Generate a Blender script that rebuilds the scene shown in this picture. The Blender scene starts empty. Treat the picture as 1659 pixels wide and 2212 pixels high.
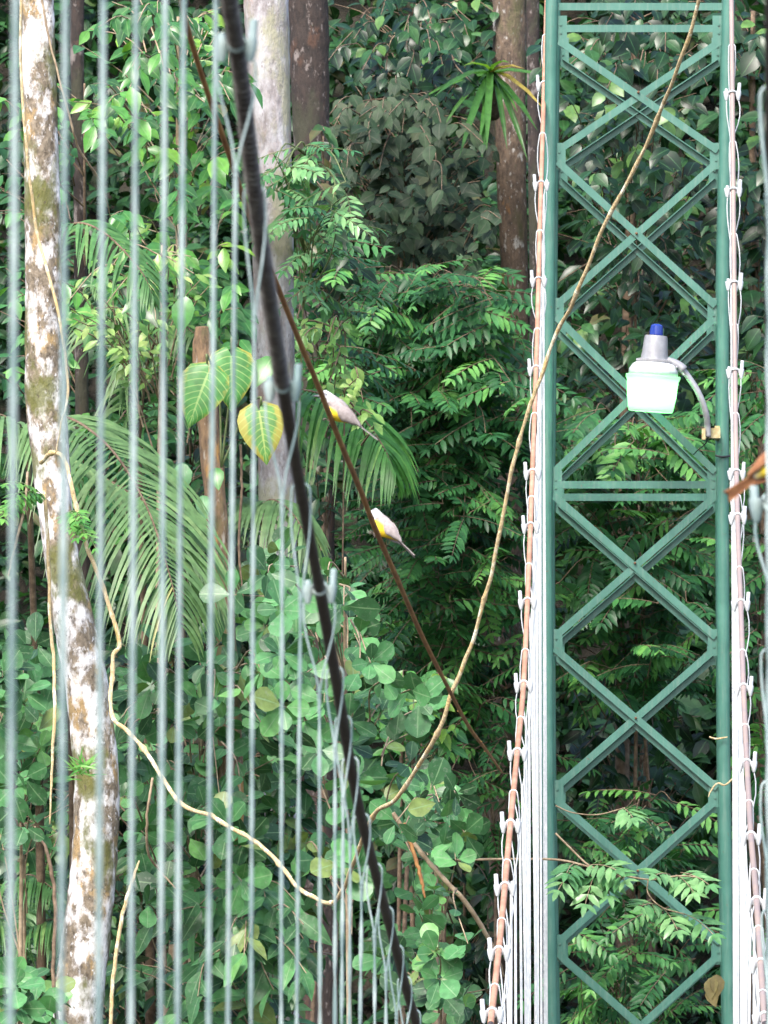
import bpy, math, random
import numpy as np
from mathutils import Vector, Matrix, noise

random.seed(7)
RNG = np.random.default_rng(11)
SC = bpy.context.scene
COL = SC.collection
R = math.radians

# ------------------------------------------------------------------ camera model
FPX = 14800.0                      # focal length in the 1659 px wide survey image
EYE = Vector((0, 0, 1.6))
PITCH = math.atan((2400 - 1106) / FPX)
YAW = math.atan(603.5 / FPX * math.cos(PITCH))
_r = Vector((math.cos(YAW), math.sin(YAW), 0))
_f = Vector((-math.sin(YAW) * math.cos(PITCH), math.cos(YAW) * math.cos(PITCH), math.sin(PITCH)))
_u = Vector((math.sin(YAW) * math.sin(PITCH), -math.cos(YAW) * math.sin(PITCH), math.cos(PITCH)))


def ray(px, py):
    return _f + _r * ((px - 829.5) / FPX) - _u * ((py - 1106) / FPX)


def at(px, py, Y):
    d = ray(px, py)
    return EYE + d * (Y / d.y)


def on_x(px, py, X):
    d = ray(px, py)
    return EYE + d * (X / d.x)


def wpx(n, Y):                     # n survey pixels in metres at distance Y
    return n * Y / FPX


cam_d = bpy.data.cameras.new('camera')
cam = bpy.data.objects.new('camera', cam_d)
COL.objects.link(cam)
cam.location = EYE
cam.rotation_euler = (math.pi / 2 + PITCH, 0, YAW)
cam_d.sensor_fit = 'HORIZONTAL'
cam_d.sensor_width = 36
cam_d.lens = 36 * FPX / 1659
cam_d.clip_end = 3000
cam_d.dof.use_dof = True
cam_d.dof.focus_distance = 31.5
cam_d.dof.aperture_fstop = 25
SC.camera = cam

# ------------------------------------------------------------------ light
SC.view_settings.view_transform = 'Standard'
SC.view_settings.look = 'None'
SC.view_settings.gamma = 1
SC.view_settings.exposure = 1.74
W = bpy.data.worlds.new('World')
SC.world = W
W.use_nodes = True
nt = W.node_tree
bg = nt.nodes['Background']
sky = nt.nodes.new('ShaderNodeTexSky')
sky.sky_type = 'NISHITA'
sky.sun_disc = False
SUN_EL, SUN_AZ = R(48), R(200)     # azimuth measured clockwise from +Y: high, behind the camera to the left
sky.sun_elevation = SUN_EL
sky.sun_rotation = SUN_AZ
sky.air_density = 1.0
sky.dust_density = 3.0
nt.links.new(sky.outputs[0], bg.inputs[0])
bg.inputs[1].default_value = 0.135
sl = bpy.data.lights.new('sun', 'SUN')
sl.energy = 1.45
sl.angle = R(20)
sl.color = (1, 0.96, 0.9)
so = bpy.data.objects.new('sun', sl)
COL.objects.link(so)
sd = Vector((math.sin(SUN_AZ) * math.cos(SUN_EL), math.cos(SUN_AZ) * math.cos(SUN_EL), math.sin(SUN_EL)))
so.rotation_euler = sd.to_track_quat('Z', 'Y').to_euler()
so.location = (0, 0, 60)
SC.cycles.max_bounces = 6
SC.cycles.diffuse_bounces = 3
SC.cycles.glossy_bounces = 2
SC.cycles.transmission_bounces = 4
SC.cycles.use_adaptive_sampling = True
SC.cycles.sample_clamp_indirect = 6


# ------------------------------------------------------------------ materials
def new_mat(name):
    m = bpy.data.materials.new(name)
    m.use_nodes = True
    t = m.node_tree
    return m, t, t.nodes['Principled BSDF']


def ramp(t, stops):
    n = t.nodes.new('ShaderNodeValToRGB')
    e = n.color_ramp.elements
    while len(e) < len(stops):
        e.new(0.5)
    for i, (p, c) in enumerate(stops):
        e[i].position = p
        e[i].color = (*c, 1)
    return n


def noise_n(t, scale, detail=4, rough=0.55, coord='Object', vec=None):
    n = t.nodes.new('ShaderNodeTexNoise')
    n.inputs['Scale'].default_value = scale
    n.inputs['Detail'].default_value = detail
    n.inputs['Roughness'].default_value = rough
    if vec is None:
        c = t.nodes.new('ShaderNodeTexCoord')
        t.links.new(c.outputs[coord], n.inputs['Vector'])
    else:
        t.links.new(vec, n.inputs['Vector'])
    return n


def mixc(t, fac, a, b, mode='MIX'):
    n = t.nodes.new('ShaderNodeMix')
    n.data_type = 'RGBA'
    n.blend_type = mode
    for sock, v in ((n.inputs[0], fac), (n.inputs[6], a), (n.inputs[7], b)):
        if hasattr(v, 'links') or hasattr(v, 'is_linked'):
            t.links.new(v, sock)
        elif isinstance(v, (int, float)):
            sock.default_value = v
        else:
            sock.default_value = (*v, 1)
    return n.outputs[2]


def math_n(t, op, a, b=None, clamp=False):
    n = t.nodes.new('ShaderNodeMath')
    n.operation = op
    n.use_clamp = clamp
    for sock, v in zip(n.inputs, (a, b)):
        if v is None:
            continue
        if isinstance(v, (int, float)):
            sock.default_value = v
        else:
            t.links.new(v, sock)
    return n.outputs[0]


def bump(t, p, h, strength, dist=0.01):
    b = t.nodes.new('ShaderNodeBump')
    b.inputs['Strength'].default_value = strength
    b.inputs['Distance'].default_value = dist
    t.links.new(h, b.inputs['Height'])
    t.links.new(b.outputs[0], p.inputs['Normal'])


def leaf_mat(name, stops, rough=0.42, trans=0.22, vein=(0.16, 0.26, 0.10), vein_w=0.09, side=0, yellow=0.0, spots=0.0,
             spotc=(0.2, 0.19, 0.12), spec=0.32, hue=(0.88, 1.08, 0.74)):
    m, t, p = new_mat(name)
    a = t.nodes.new('ShaderNodeAttribute')
    a.attribute_name = 'lf'
    s = t.nodes.new('ShaderNodeSeparateXYZ')
    t.links.new(a.outputs['Vector'], s.inputs[0])
    stops = [(q, (r_ * hue[0], g_ * hue[1], b_ * hue[2])) for q, (r_, g_, b_) in stops]
    c = ramp(t, stops)
    t.links.new(s.outputs[2], c.inputs[0])
    col = c.outputs[0]
    n = noise_n(t, 22, 3)
    nr = ramp(t, [(0.3, (0.72, 0.72, 0.72)), (0.7, (1.25, 1.25, 1.25))])
    t.links.new(n.outputs['Fac'], nr.inputs[0])
    col = mixc(t, 1.0, col, nr.outputs[0], 'MULTIPLY')
    au = math_n(t, 'ABSOLUTE', s.outputs[0])
    if spots > 0:
        n2 = noise_n(t, 45, 4, 0.65)
        r2 = ramp(t, [(0.56, (0, 0, 0)), (0.66, (1, 1, 1))])
        t.links.new(n2.outputs['Fac'], r2.inputs[0])
        k = math_n(t, 'MULTIPLY', r2.outputs[0], spots)
        col = mixc(t, k, col, spotc)
    if yellow > 0:
        n3 = noise_n(t, 14, 4, 0.6)
        e = math_n(t, 'ADD', math_n(t, 'MULTIPLY', au, 0.75), math_n(t, 'MULTIPLY', n3.outputs['Fac'], 0.9))
        yr = ramp(t, [(0.78, (0, 0, 0)), (0.93, (1, 1, 1))])
        t.links.new(math_n(t, 'MULTIPLY', e, yellow), yr.inputs[0])
        col = mixc(t, yr.outputs[0], col, (0.33, 0.30, 0.06))
    if vein_w > 0:
        k = math_n(t, 'MULTIPLY', math_n(t, 'LESS_THAN', au, vein_w), 0.6)
        col = mixc(t, k, col, vein)
    if side:
        q = math_n(t, 'SUBTRACT', math_n(t, 'MULTIPLY', s.outputs[1], side), math_n(t, 'MULTIPLY', au, 2.1))
        q = math_n(t, 'FRACT', q)
        k = math_n(t, 'MULTIPLY', math_n(t, 'LESS_THAN', q, 0.16), 0.55)
        col = mixc(t, k, col, vein)
    t.links.new(col, p.inputs['Base Color'])
    p.inputs['Roughness'].default_value = rough
    p.inputs['Specular IOR Level'].default_value = spec
    tr = t.nodes.new('ShaderNodeBsdfTranslucent')
    t.links.new(mixc(t, 1.0, col, (1.25, 1.5, 0.6), 'MULTIPLY'), tr.inputs[0])
    mx = t.nodes.new('ShaderNodeMixShader')
    mx.inputs[0].default_value = trans
    t.links.new(p.outputs[0], mx.inputs[1])
    t.links.new(tr.outputs[0], mx.inputs[2])
    t.links.new(mx.outputs[0], t.nodes['Material Output'].inputs[0])
    return m


def bark_mat(name, base, dark, lichen, moss, ochre, lich_lo=0.52, lich_hi=0.60, moss_lo=0.58, och_lo=0.6, sc=1.0, zs=0.5):
    m, t, p = new_mat(name)
    c = t.nodes.new('ShaderNodeTexCoord')
    mp = t.nodes.new('ShaderNodeMapping')
    mp.inputs['Scale'].default_value = (1, 1, zs)
    t.links.new(c.outputs['Object'], mp.inputs[0])
    v = mp.outputs[0]
    n1 = noise_n(t, 26 * sc, 6, 0.65, vec=v)
    r1 = ramp(t, [(0.32, dark), (0.62, base)])
    t.links.new(n1.outputs['Fac'], r1.inputs[0])
    col = r1.outputs[0]

    def patch(col, scale, lo, hi, colour, k=1.0, off=0.0):
        mp2 = t.nodes.new('ShaderNodeMapping')
        mp2.inputs['Location'].default_value = (off, off * 0.7, off * 1.3)
        t.links.new(v, mp2.inputs[0])
        n = noise_n(t, scale * sc, 5, 0.6, vec=mp2.outputs[0])
        r = ramp(t, [(lo, (0, 0, 0)), (hi, (k, k, k))])
        t.links.new(n.outputs['Fac'], r.inputs[0])
        return mixc(t, r.outputs[0], col, colour)
    col = patch(col, 5.5, och_lo, och_lo + 0.06, ochre, 0.85, 3.1)
    col = patch(col, 7, lich_lo, lich_hi, lichen, 0.95, 7.7)
    col = patch(col, 30, 0.60, 0.68, lichen, 0.8, 1.2)
    col = patch(col, 3.2, moss_lo, moss_lo + 0.08, moss, 0.9, 12.0)
    col = patch(col, 40, 0.60, 0.66, dark, 0.7, 21.0)
    t.links.new(col, p.inputs['Base Color'])
    p.inputs['Roughness'].default_value = 0.85
    bump(t, p, n1.outputs['Fac'], 0.9, 0.018)
    return m


def metal_mat(name, col, col2, rough=0.45, metal=0.0, scale=30, bmp=0.1, lo=0.4, hi=0.7):
    m, t, p = new_mat(name)
    n = noise_n(t, scale, 5, 0.6)
    r = ramp(t, [(lo, col), (hi, col2)])
    t.links.new(n.outputs['Fac'], r.inputs[0])
    t.links.new(r.outputs[0], p.inputs['Base Color'])
    p.inputs['Roughness'].default_value = rough
    p.inputs['Metallic'].default_value = metal
    bump(t, p, n.outputs['Fac'], bmp, 0.002)
    return m


M = {}
M['galv'] = metal_mat('galvanised_wire', (0.50, 0.535, 0.56), (0.68, 0.69, 0.71), 0.5, 0.0, 25)
M['galv_shaded'] = metal_mat('shaded_galvanised', (0.18, 0.26, 0.26), (0.42, 0.50, 0.49), 0.55, 0.1, 9)  # same galvanised wire as the far bundles; near wires' shade put into the colour
M['cable_black'] = metal_mat('black_cable', (0.035, 0.026, 0.026), (0.075, 0.056, 0.052), 0.6, 0.0, 50, 0.2)
M['spiral'] = metal_mat('spiral_wrap', (0.06, 0.052, 0.05), (0.17, 0.165, 0.15), 0.5, 0.0, 40, 0.1)
M['cable_orange'] = metal_mat('orange_cable', (0.36, 0.175, 0.11), (0.52, 0.29, 0.20), 0.6, 0.0, 9, 0.15)
M['cable_grey'] = metal_mat('grey_cable', (0.25, 0.20, 0.195), (0.34, 0.25, 0.20), 0.6, 0.0, 6, 0.15, 0.45, 0.75)
m, t, p = new_mat('green_paint')
_g = t.nodes.new('ShaderNodeNewGeometry')
n1 = noise_n(t, 5, 5, 0.6, vec=_g.outputs['Position'])
r1 = ramp(t, [(0.3, (0.036, 0.130, 0.098)), (0.7, (0.068, 0.195, 0.150))])
t.links.new(n1.outputs['Fac'], r1.inputs[0])
n2 = noise_n(t, 38, 6, 0.7, vec=_g.outputs['Position'])
r2 = ramp(t, [(0.64, (0, 0, 0)), (0.70, (1, 1, 1))])
t.links.new(n2.outputs['Fac'], r2.inputs[0])
col = mixc(t, math_n(t, 'MULTIPLY', r2.outputs[0], 0.75), r1.outputs[0], (0.13, 0.06, 0.03))
mp_ = t.nodes.new('ShaderNodeMapping')
mp_.inputs['Scale'].default_value = (60, 60, 5)
t.links.new(_g.outputs['Position'], mp_.inputs[0])
n3 = noise_n(t, 1.0, 4, 0.6, vec=mp_.outputs[0])
r3 = ramp(t, [(0.5, (0, 0, 0)), (0.75, (0.6, 0.6, 0.6))])
t.links.new(n3.outputs['Fac'], r3.inputs[0])
col = mixc(t, r3.outputs[0], col, (0.14, 0.22, 0.18))
t.links.new(col, p.inputs['Base Color'])
p.inputs['Roughness'].default_value = 0.38
bump(t, p, n2.outputs['Fac'], 0.15, 0.003)
M['paint'] = m
M['rust'] = metal_mat('rust', (0.20, 0.09, 0.04), (0.08, 0.05, 0.03), 0.8, 0, 40, 0.2)
M['lamp_grey'] = metal_mat('lamp_grey', (0.27, 0.27, 0.29), (0.35, 0.35, 0.37), 0.4, 0.2, 30)
M['black_plastic'] = metal_mat('black_plastic', (0.02, 0.02, 0.025), (0.04, 0.04, 0.04), 0.4)
M['brass'] = metal_mat('yellow_bracket', (0.34, 0.26, 0.11), (0.48, 0.42, 0.26), 0.5, 0, 40)
m, t, p = new_mat('blue_cell')
p.inputs['Base Color'].default_value = (0.012, 0.035, 0.24, 1)
p.inputs['Roughness'].default_value = 0.12
M['blue'] = m
m, t, p = new_mat('lamp_lens')
p.inputs['Base Color'].default_value = (0.34, 0.70, 0.38, 1)
p.inputs['Roughness'].default_value = 0.25
tr = t.nodes.new('ShaderNodeBsdfTranslucent')
tr.inputs[0].default_value = (0.46, 0.88, 0.50, 1)
mx = t.nodes.new('ShaderNodeMixShader')
mx.inputs[0].default_value = 0.55
t.links.new(p.outputs[0], mx.inputs[1])
t.links.new(tr.outputs[0], mx.inputs[2])
t.links.new(mx.outputs[0], t.nodes['Material Output'].inputs[0])
M['lens'] = m
m, t, p = new_mat('lamp_bulb')
p.inputs['Base Color'].default_value = (0.9, 0.95, 0.9, 1)
p.inputs['Emission Color'].default_value = (1, 1, 0.96, 1)
p.inputs['Emission Strength'].default_value = 10.5
M['bulb'] = m

M['bark_white'] = bark_mat('white_lichen_bark', (0.27, 0.22, 0.16), (0.07, 0.052, 0.034), (0.80, 0.78, 0.78), (0.115, 0.12, 0.026),
                           (0.36, 0.245, 0.11), 0.46, 0.58, 0.505, 0.54, 1.35, 0.62)
M['bark_grey'] = bark_mat('grey_bark', (0.33, 0.30, 0.30), (0.19, 0.165, 0.165), (0.46, 0.45, 0.475), (0.30, 0.29, 0.20),
                          (0.30, 0.22, 0.19), 0.43, 0.58, 0.53, 0.50, 1.1)
M['bark_dark'] = bark_mat('dark_bark', (0.040, 0.027, 0.022), (0.014, 0.011, 0.010), (0.20, 0.17, 0.16), (0.035, 0.035, 0.02),
                          (0.075, 0.038, 0.024), 0.60, 0.66, 0.55, 0.60)
M['bark_mid'] = bark_mat('mossy_brown_bark', (0.15, 0.105, 0.072), (0.05, 0.036, 0.027), (0.42, 0.40, 0.37), (0.085, 0.08, 0.035),
                         (0.27, 0.135, 0.05), 0.64, 0.69, 0.53, 0.62, 1.2)
M['bark_stump'] = bark_mat('orange_rotten_wood', (0.26, 0.165, 0.09), (0.08, 0.05, 0.032), (0.40, 0.36, 0.30), (0.10, 0.10, 0.035),
                           (0.40, 0.22, 0.065), 0.64, 0.7, 0.52, 0.56, 1.2, 0.35)
M['vine'] = bark_mat('tan_vine', (0.66, 0.52, 0.30), (0.42, 0.31, 0.15), (0.84, 0.78, 0.60), (0.38, 0.30, 0.10),
                     (0.60, 0.42, 0.18), 0.55, 0.62, 0.64, 0.55, 2.5)
M['twig'] = metal_mat('brown_twig', (0.10, 0.065, 0.04), (0.24, 0.17, 0.11), 0.8, 0, 25, 0.3)
M['pale_twig'] = metal_mat('pale_twig', (0.22, 0.16, 0.10), (0.42, 0.33, 0.22), 0.8, 0, 25, 0.3)
M['red_stick'] = metal_mat('reddish_brown_stick', (0.24, 0.10, 0.035), (0.44, 0.23, 0.075), 0.5, 0, 14, 0.2)
M['green_stem'] = metal_mat('green_stem', (0.10, 0.14, 0.05), (0.18, 0.2, 0.08), 0.6, 0, 25, 0.2)

G = lambda r, g, b: (r, g, b)
M['clusia'] = leaf_mat('thick_round_leaf', [(0, (0.026, 0.062, 0.033)), (0.3, (0.044, 0.110, 0.052)), (0.6, (0.070, 0.175, 0.078)), (0.88, (0.105, 0.24, 0.10)),
                       (0.985, (0.13, 0.25, 0.085)), (1, (0.16, 0.19, 0.07))], 0.36, 0.14, (0.20, 0.33, 0.17), 0.06, spots=0.35, spotc=(0.24, 0.27, 0.21), hue=(1.02, 1.20, 0.98))
M['ellip'] = leaf_mat('glossy_elliptic_leaf', [(0, (0.028, 0.085, 0.034)), (0.5, (0.058, 0.17, 0.06)), (0.8, (0.105, 0.26, 0.07)),
                      (1, (0.22, 0.34, 0.06))], 0.30, 0.25, (0.18, 0.34, 0.12), 0.07, spec=0.5)
M['pinnate'] = leaf_mat('feathery_leaflet', [(0, (0.015, 0.055, 0.027)), (0.45, (0.034, 0.112, 0.050)), (0.8, (0.070, 0.19, 0.078)),
                        (1, (0.14, 0.29, 0.10))], 0.40, 0.22, (0.06, 0.16, 0.07), 0.0)
M['pinnate_pale'] = leaf_mat('pale_leaflet', [(0, (0.09, 0.17, 0.06)), (0.6, (0.20, 0.29, 0.11)), (1, (0.38, 0.42, 0.2))], 0.35, 0.25, vein_w=0)
M['pinnate_shine'] = leaf_mat('shiny_leaflet', [(0, (0.05, 0.14, 0.08)), (0.6, (0.10, 0.22, 0.12)), (1, (0.22, 0.34, 0.2))], 0.26, 0.2, vein_w=0)
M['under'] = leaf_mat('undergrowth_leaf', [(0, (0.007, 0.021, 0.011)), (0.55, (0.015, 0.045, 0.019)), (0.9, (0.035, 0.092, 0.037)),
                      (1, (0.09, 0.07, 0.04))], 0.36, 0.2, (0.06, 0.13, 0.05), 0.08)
M['mid'] = leaf_mat('medium_green_leaf', [(0, (0.011, 0.030, 0.017)), (0.55, (0.028, 0.075, 0.037)), (0.9, (0.062, 0.145, 0.062)),
                    (1, (0.12, 0.16, 0.06))], 0.38, 0.2, (0.10, 0.2, 0.09), 0.07)
M['broad'] = leaf_mat('dark_glossy_broad_leaf', [(0, (0.006, 0.020, 0.011)), (0.6, (0.013, 0.042, 0.020)), (0.93, (0.036, 0.095, 0.038)),
                      (1, (0.12, 0.20, 0.07))], 0.32, 0.2, (0.07, 0.17, 0.07), 0.06, spec=0.4)
M['dusty'] = leaf_mat('dusty_leaf', [(0, (0.009, 0.020, 0.012)), (0.5, (0.021, 0.040, 0.024)), (0.92, (0.040, 0.062, 0.039)), (1, (0.052, 0.060, 0.040))],
                      0.6, 0.15, (0.08, 0.09, 0.06), 0.07, spots=0.2, spotc=(0.075, 0.072, 0.055))
M['palm'] = leaf_mat('palm_leaflet', [(0, (0.055, 0.13, 0.055)), (0.6, (0.10, 0.20, 0.09)), (1, (0.19, 0.26, 0.12))], 0.38, 0.2, vein_w=0)
M['palm_grey'] = leaf_mat('greyish_palm_leaflet', [(0, (0.075, 0.13, 0.07)), (0.6, (0.135, 0.205, 0.11)), (0.95, (0.22, 0.27, 0.16)),
                          (1, (0.40, 0.32, 0.18))], 0.42, 0.2, vein_w=0)
M['palm_bright'] = leaf_mat('bright_palm_leaflet', [(0, (0.035, 0.115, 0.035)), (0.6, (0.08, 0.215, 0.06)), (1, (0.20, 0.34, 0.11))], 0.34, 0.25, vein_w=0)
M['philo'] = leaf_mat('veined_heart_leaf', [(0, (0.055, 0.17, 0.06)), (1, (0.10, 0.24, 0.085))], 0.36, 0.2, (0.34, 0.46, 0.16), 0.05, side=9, yellow=0.76)
M['philo_yellow'] = leaf_mat('yellowing_heart_leaf', [(0, (0.09, 0.20, 0.07)), (1, (0.12, 0.24, 0.08))], 0.4, 0.25, (0.40, 0.46, 0.14), 0.05, side=9, yellow=0.93)
M['brom'] = leaf_mat('strap_leaf', [(0, (0.028, 0.085, 0.03)), (0.6, (0.07, 0.16, 0.045)), (0.9, (0.20, 0.27, 0.05)), (1, (0.40, 0.20, 0.08))], 0.35, 0.3, vein_w=0)
M['dead'] = leaf_mat('dead_leaf', [(0, (0.24, 0.14, 0.08)), (1, (0.42, 0.28, 0.17))], 0.7, 0.2, (0.3, 0.2, 0.1), 0.06)

m, t, p = new_mat('forest_floor')
n = noise_n(t, 1.7, 8, 0.65)
r = ramp(t, [(0.3, (0.016, 0.014, 0.010)), (0.5, (0.035, 0.030, 0.020)), (0.62, (0.022, 0.036, 0.016)), (0.8, (0.06, 0.045, 0.03))])
t.links.new(n.outputs['Fac'], r.inputs[0])
t.links.new(r.outputs[0], p.inputs['Base Color'])
p.inputs['Roughness'].default_value = 0.95
bump(t, p, n.outputs['Fac'], 1.0, 0.2)
M['soil'] = m


# ------------------------------------------------------------------ mesh helpers
class MB:
    def __init__(s):
        s.v, s.f = [], []

    def add(s, v, f):
        o = len(s.v)
        s.v += [tuple(x) for x in v]
        s.f += [tuple(i + o for i in q) for q in f]
        return s

    def tube(s, pts, rad, sides=8, cap=True, lobes=0, lobe=0.0, twist=0.0):
        pts = [Vector(p) for p in pts]
        n = len(pts)
        if not hasattr(rad, '__len__'):
            rad = [rad] * n
        tang = []
        for i in range(n):
            a, b = pts[max(0, i - 1)], pts[min(n - 1, i + 1)]
            d = b - a
            tang.append(d.normalized() if d.length > 1e-9 else Vector((0, 0, 1)))
        nor = tang[0].orthogonal().normalized()
        V, F = [], []
        for i in range(n):
            nor = nor - tang[i] * nor.dot(tang[i])
            nor = nor.normalized() if nor.length > 1e-6 else tang[i].orthogonal().normalized()
            bi = tang[i].cross(nor)
            for k in range(sides):
                a = 2 * math.pi * k / sides
                rr = rad[i]
                if lobes:
                    rr *= 1 + lobe * abs(math.cos(lobes * (a) / 2 + twist * i * lobes / 2)) - lobe
                V.append(pts[i] + (nor * math.cos(a) + bi * math.sin(a)) * rr)
        for i in range(n - 1):
            for k in range(sides):
                k2 = (k + 1) % sides
                F.append((i * sides + k, i * sides + k2, (i + 1) * sides + k2, (i + 1) * sides + k))
        if cap:
            F.append(tuple(range(sides))[::-1])
            F.append(tuple((n - 1) * sides + k for k in range(sides)))
        return s.add(V, F)

    def box(s, c, sx, sy, sz, rot=None):
        c = Vector(c)
        V = []
        for x in (-1, 1):
            for y in (-1, 1):
                for z in (-1, 1):
                    q = Vector((x * sx / 2, y * sy / 2, z * sz / 2))
                    if rot is not None:
                        q = rot @ q
                    V.append(c + q)
        return s.add(V, [(0, 1, 3, 2), (4, 6, 7, 5), (0, 4, 5, 1), (2, 3, 7, 6), (0, 2, 6, 4), (1, 5, 7, 3)])

    def lathe(s, prof, mat, sides=32):
        V, F = [], []
        n = len(prof)
        for (r, z) in prof:
            for k in range(sides):
                a = 2 * math.pi * k / sides
                V.append(mat @ Vector((r * math.cos(a), r * math.sin(a), z)))
        for i in range(n - 1):
            for k in range(sides):
                k2 = (k + 1) % sides
                F.append((i * sides + k, i * sides + k2, (i + 1) * sides + k2, (i + 1) * sides + k))
        F.append(tuple(range(sides))[::-1])
        F.append(tuple((n - 1) * sides + k for k in range(sides)))
        return s.add(V, F)

    def build(s, name, mat, parent=None, smooth=True, origin=None):
        me = bpy.data.meshes.new(name)
        org = Vector(origin) if origin is not None else Vector((0, 0, 0))
        me.from_pydata([tuple(Vector(v) - org) for v in s.v], [], s.f)
        me.materials.append(mat)
        if smooth:
            me.polygons.foreach_set('use_smooth', [True] * len(me.polygons))
        me.update()
        o = bpy.data.objects.new(name, me)
        COL.objects.link(o)
        o.location = org
        if parent is not None:
            o.parent = parent
            o.location = org - parent_loc(parent)
        return o


def parent_loc(p):
    l = Vector(p.location)
    while p.parent is not None:
        p = p.parent
        l += Vector(p.location)
    return l


def smooth_by_angle(o, deg=35):
    me = o.data
    me.set_sharp_from_angle(angle=R(deg))
    return o


def tag(o, label=None, cat=None, group=None, kind=None):
    if label:
        o['label'] = label
    if cat:
        o['category'] = cat
    if group:
        o['group'] = group
    if kind:
        o['kind'] = kind
    return o


def empty(name, loc):
    o = bpy.data.objects.new(name, None)
    COL.objects.link(o)
    o.location = loc
    o.empty_display_size = 0.05
    return o


def spline(pts, n):
    """Catmull-Rom through points (lists of any length), n samples."""
    P = [np.array(p, float) for p in pts]
    P = [2 * P[0] - P[1]] + P + [2 * P[-1] - P[-2]]
    out = []
    m = len(P) - 3
    for i in range(n):
        u = i / (n - 1) * m
        k = min(int(u), m - 1)
        t = u - k
        a, b, c, d = P[k:k + 4]
        out.append(0.5 * ((2 * b) + (c - a) * t + (2 * a - 5 * b + 4 * c - d) * t * t + (3 * b - a - 3 * c + d) * t ** 3))
    return out


def pxpath(pts, n):
    """list of (px, py, Y[, width px]) -> world points (and radii)"""
    q = spline(pts, n)
    P = [at(a[0], a[1], a[2]) for a in q]
    if len(pts[0]) > 3:
        return P, [wpx(a[3], a[2]) / 2 for a in q]
    return P


# ------------------------------------------------------------------ leaves
def leaf_template(rows, droop=0.15, fold=0.10, base_t=0.0, curl=0.0):
    """rows: list of (t, halfwidth). first & last rows are points"""
    V, A, F = [], [], []
    t0 = rows[0][0]
    V.append((0, t0, 0)); A.append((0, t0))
    idx = [[0]]
    for (t, w) in rows[1:-1]:
        zc = -droop * t * t
        i0 = len(V)
        V += [(-w, t, zc + fold * w * 1.6 - curl * w), (0, t, zc), (w, t, zc + fold * w * 1.6 - curl * w)]
        A += [(-1, t), (0, t), (1, t)]
        idx.append([i0, i0 + 1, i0 + 2])
    t1 = rows[-1][0]
    V.append((0, t1, -droop * t1 * t1)); A.append((0, t1))
    idx.append([len(V) - 1])
    a = idx[1]
    F += [(0, a[1], a[0]), (0, a[2], a[1])]
    for r0, r1 in zip(idx[1:-2], idx[2:-1]):
        F += [(r0[0], r0[1], r1[1], r1[0]), (r0[1], r0[2], r1[2], r1[1])]
    b = idx[-2]
    e = idx[-1][0]
    F += [(b[0], b[1], e), (b[1], b[2], e)]
    return np.array(V, float), np.array(A, float), F


T_CLUSIA = leaf_template([(0, 0), (0.12, 0.07), (0.35, 0.235), (0.6, 0.335), (0.82, 0.275), (0.95, 0.13), (1.0, 0)], 0.10, 0.10)
T_ELLIP = leaf_template([(0, 0), (0.12, 0.09), (0.38, 0.22), (0.62, 0.20), (0.85, 0.09), (1.0, 0)], 0.22, 0.16)
T_BROAD = leaf_template([(0, 0), (0.1, 0.16), (0.35, 0.31), (0.62, 0.27), (0.86, 0.11), (1.0, 0)], 0.28, 0.12)
T_LANCE = leaf_template([(0, 0), (0.3, 0.13), (0.62, 0.12), (1.0, 0)], 0.18, 0.15)
T_LEAFLET = leaf_template([(0, 0), (0.28, 0.15), (0.66, 0.135), (1.0, 0)], 0.16, 0.15)
_heart = [(0.0, 0.0), (-0.12, 0.22), (-0.10, 0.34), (0.08, 0.43), (0.3, 0.43), (0.52, 0.36), (0.74, 0.23), (0.9, 0.09), (1.0, 0)]


def heart_template():
    V, A, F = [], [], []
    n = 5
    rows = [(-0.0, 0.0, -0.0)] + []
    prof = [(0.0, 0.13), (0.06, 0.36), (0.18, 0.44), (0.36, 0.42), (0.55, 0.34), (0.74, 0.22), (0.9, 0.09)]
    for (t, w) in prof:
        for k in range(-n, n + 1):
            u = k / n
            lobe = -0.20 * (1 - t) ** 6 * (1 - (1 - abs(u)) ** 2) if t < 0.5 else 0
            y = t + lobe + 0.06 * (1 - abs(u)) * 0
            V.append((u * w, y, -0.22 * t * t + 0.07 * abs(u) - 0.10 * u * u))
            A.append((u, t))
    m = 2 * n + 1
    for i in range(len(prof) - 1):
        for k in range(m - 1):
            F.append((i * m + k, i * m + k + 1, (i + 1) * m + k + 1, (i + 1) * m + k))
    V.append((0, 1.02, -0.24)); A.append((0, 1))
    e = len(V) - 1
    b = (len(prof) - 1) * m
    for k in range(m - 1):
        F.append((b + k, b + k + 1, e))
    return np.array(V, float), np.array(A, float), F


T_HEART = heart_template()


def unit(a):
    return a / np.maximum(np.linalg.norm(a, axis=-1, keepdims=True), 1e-9)


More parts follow.
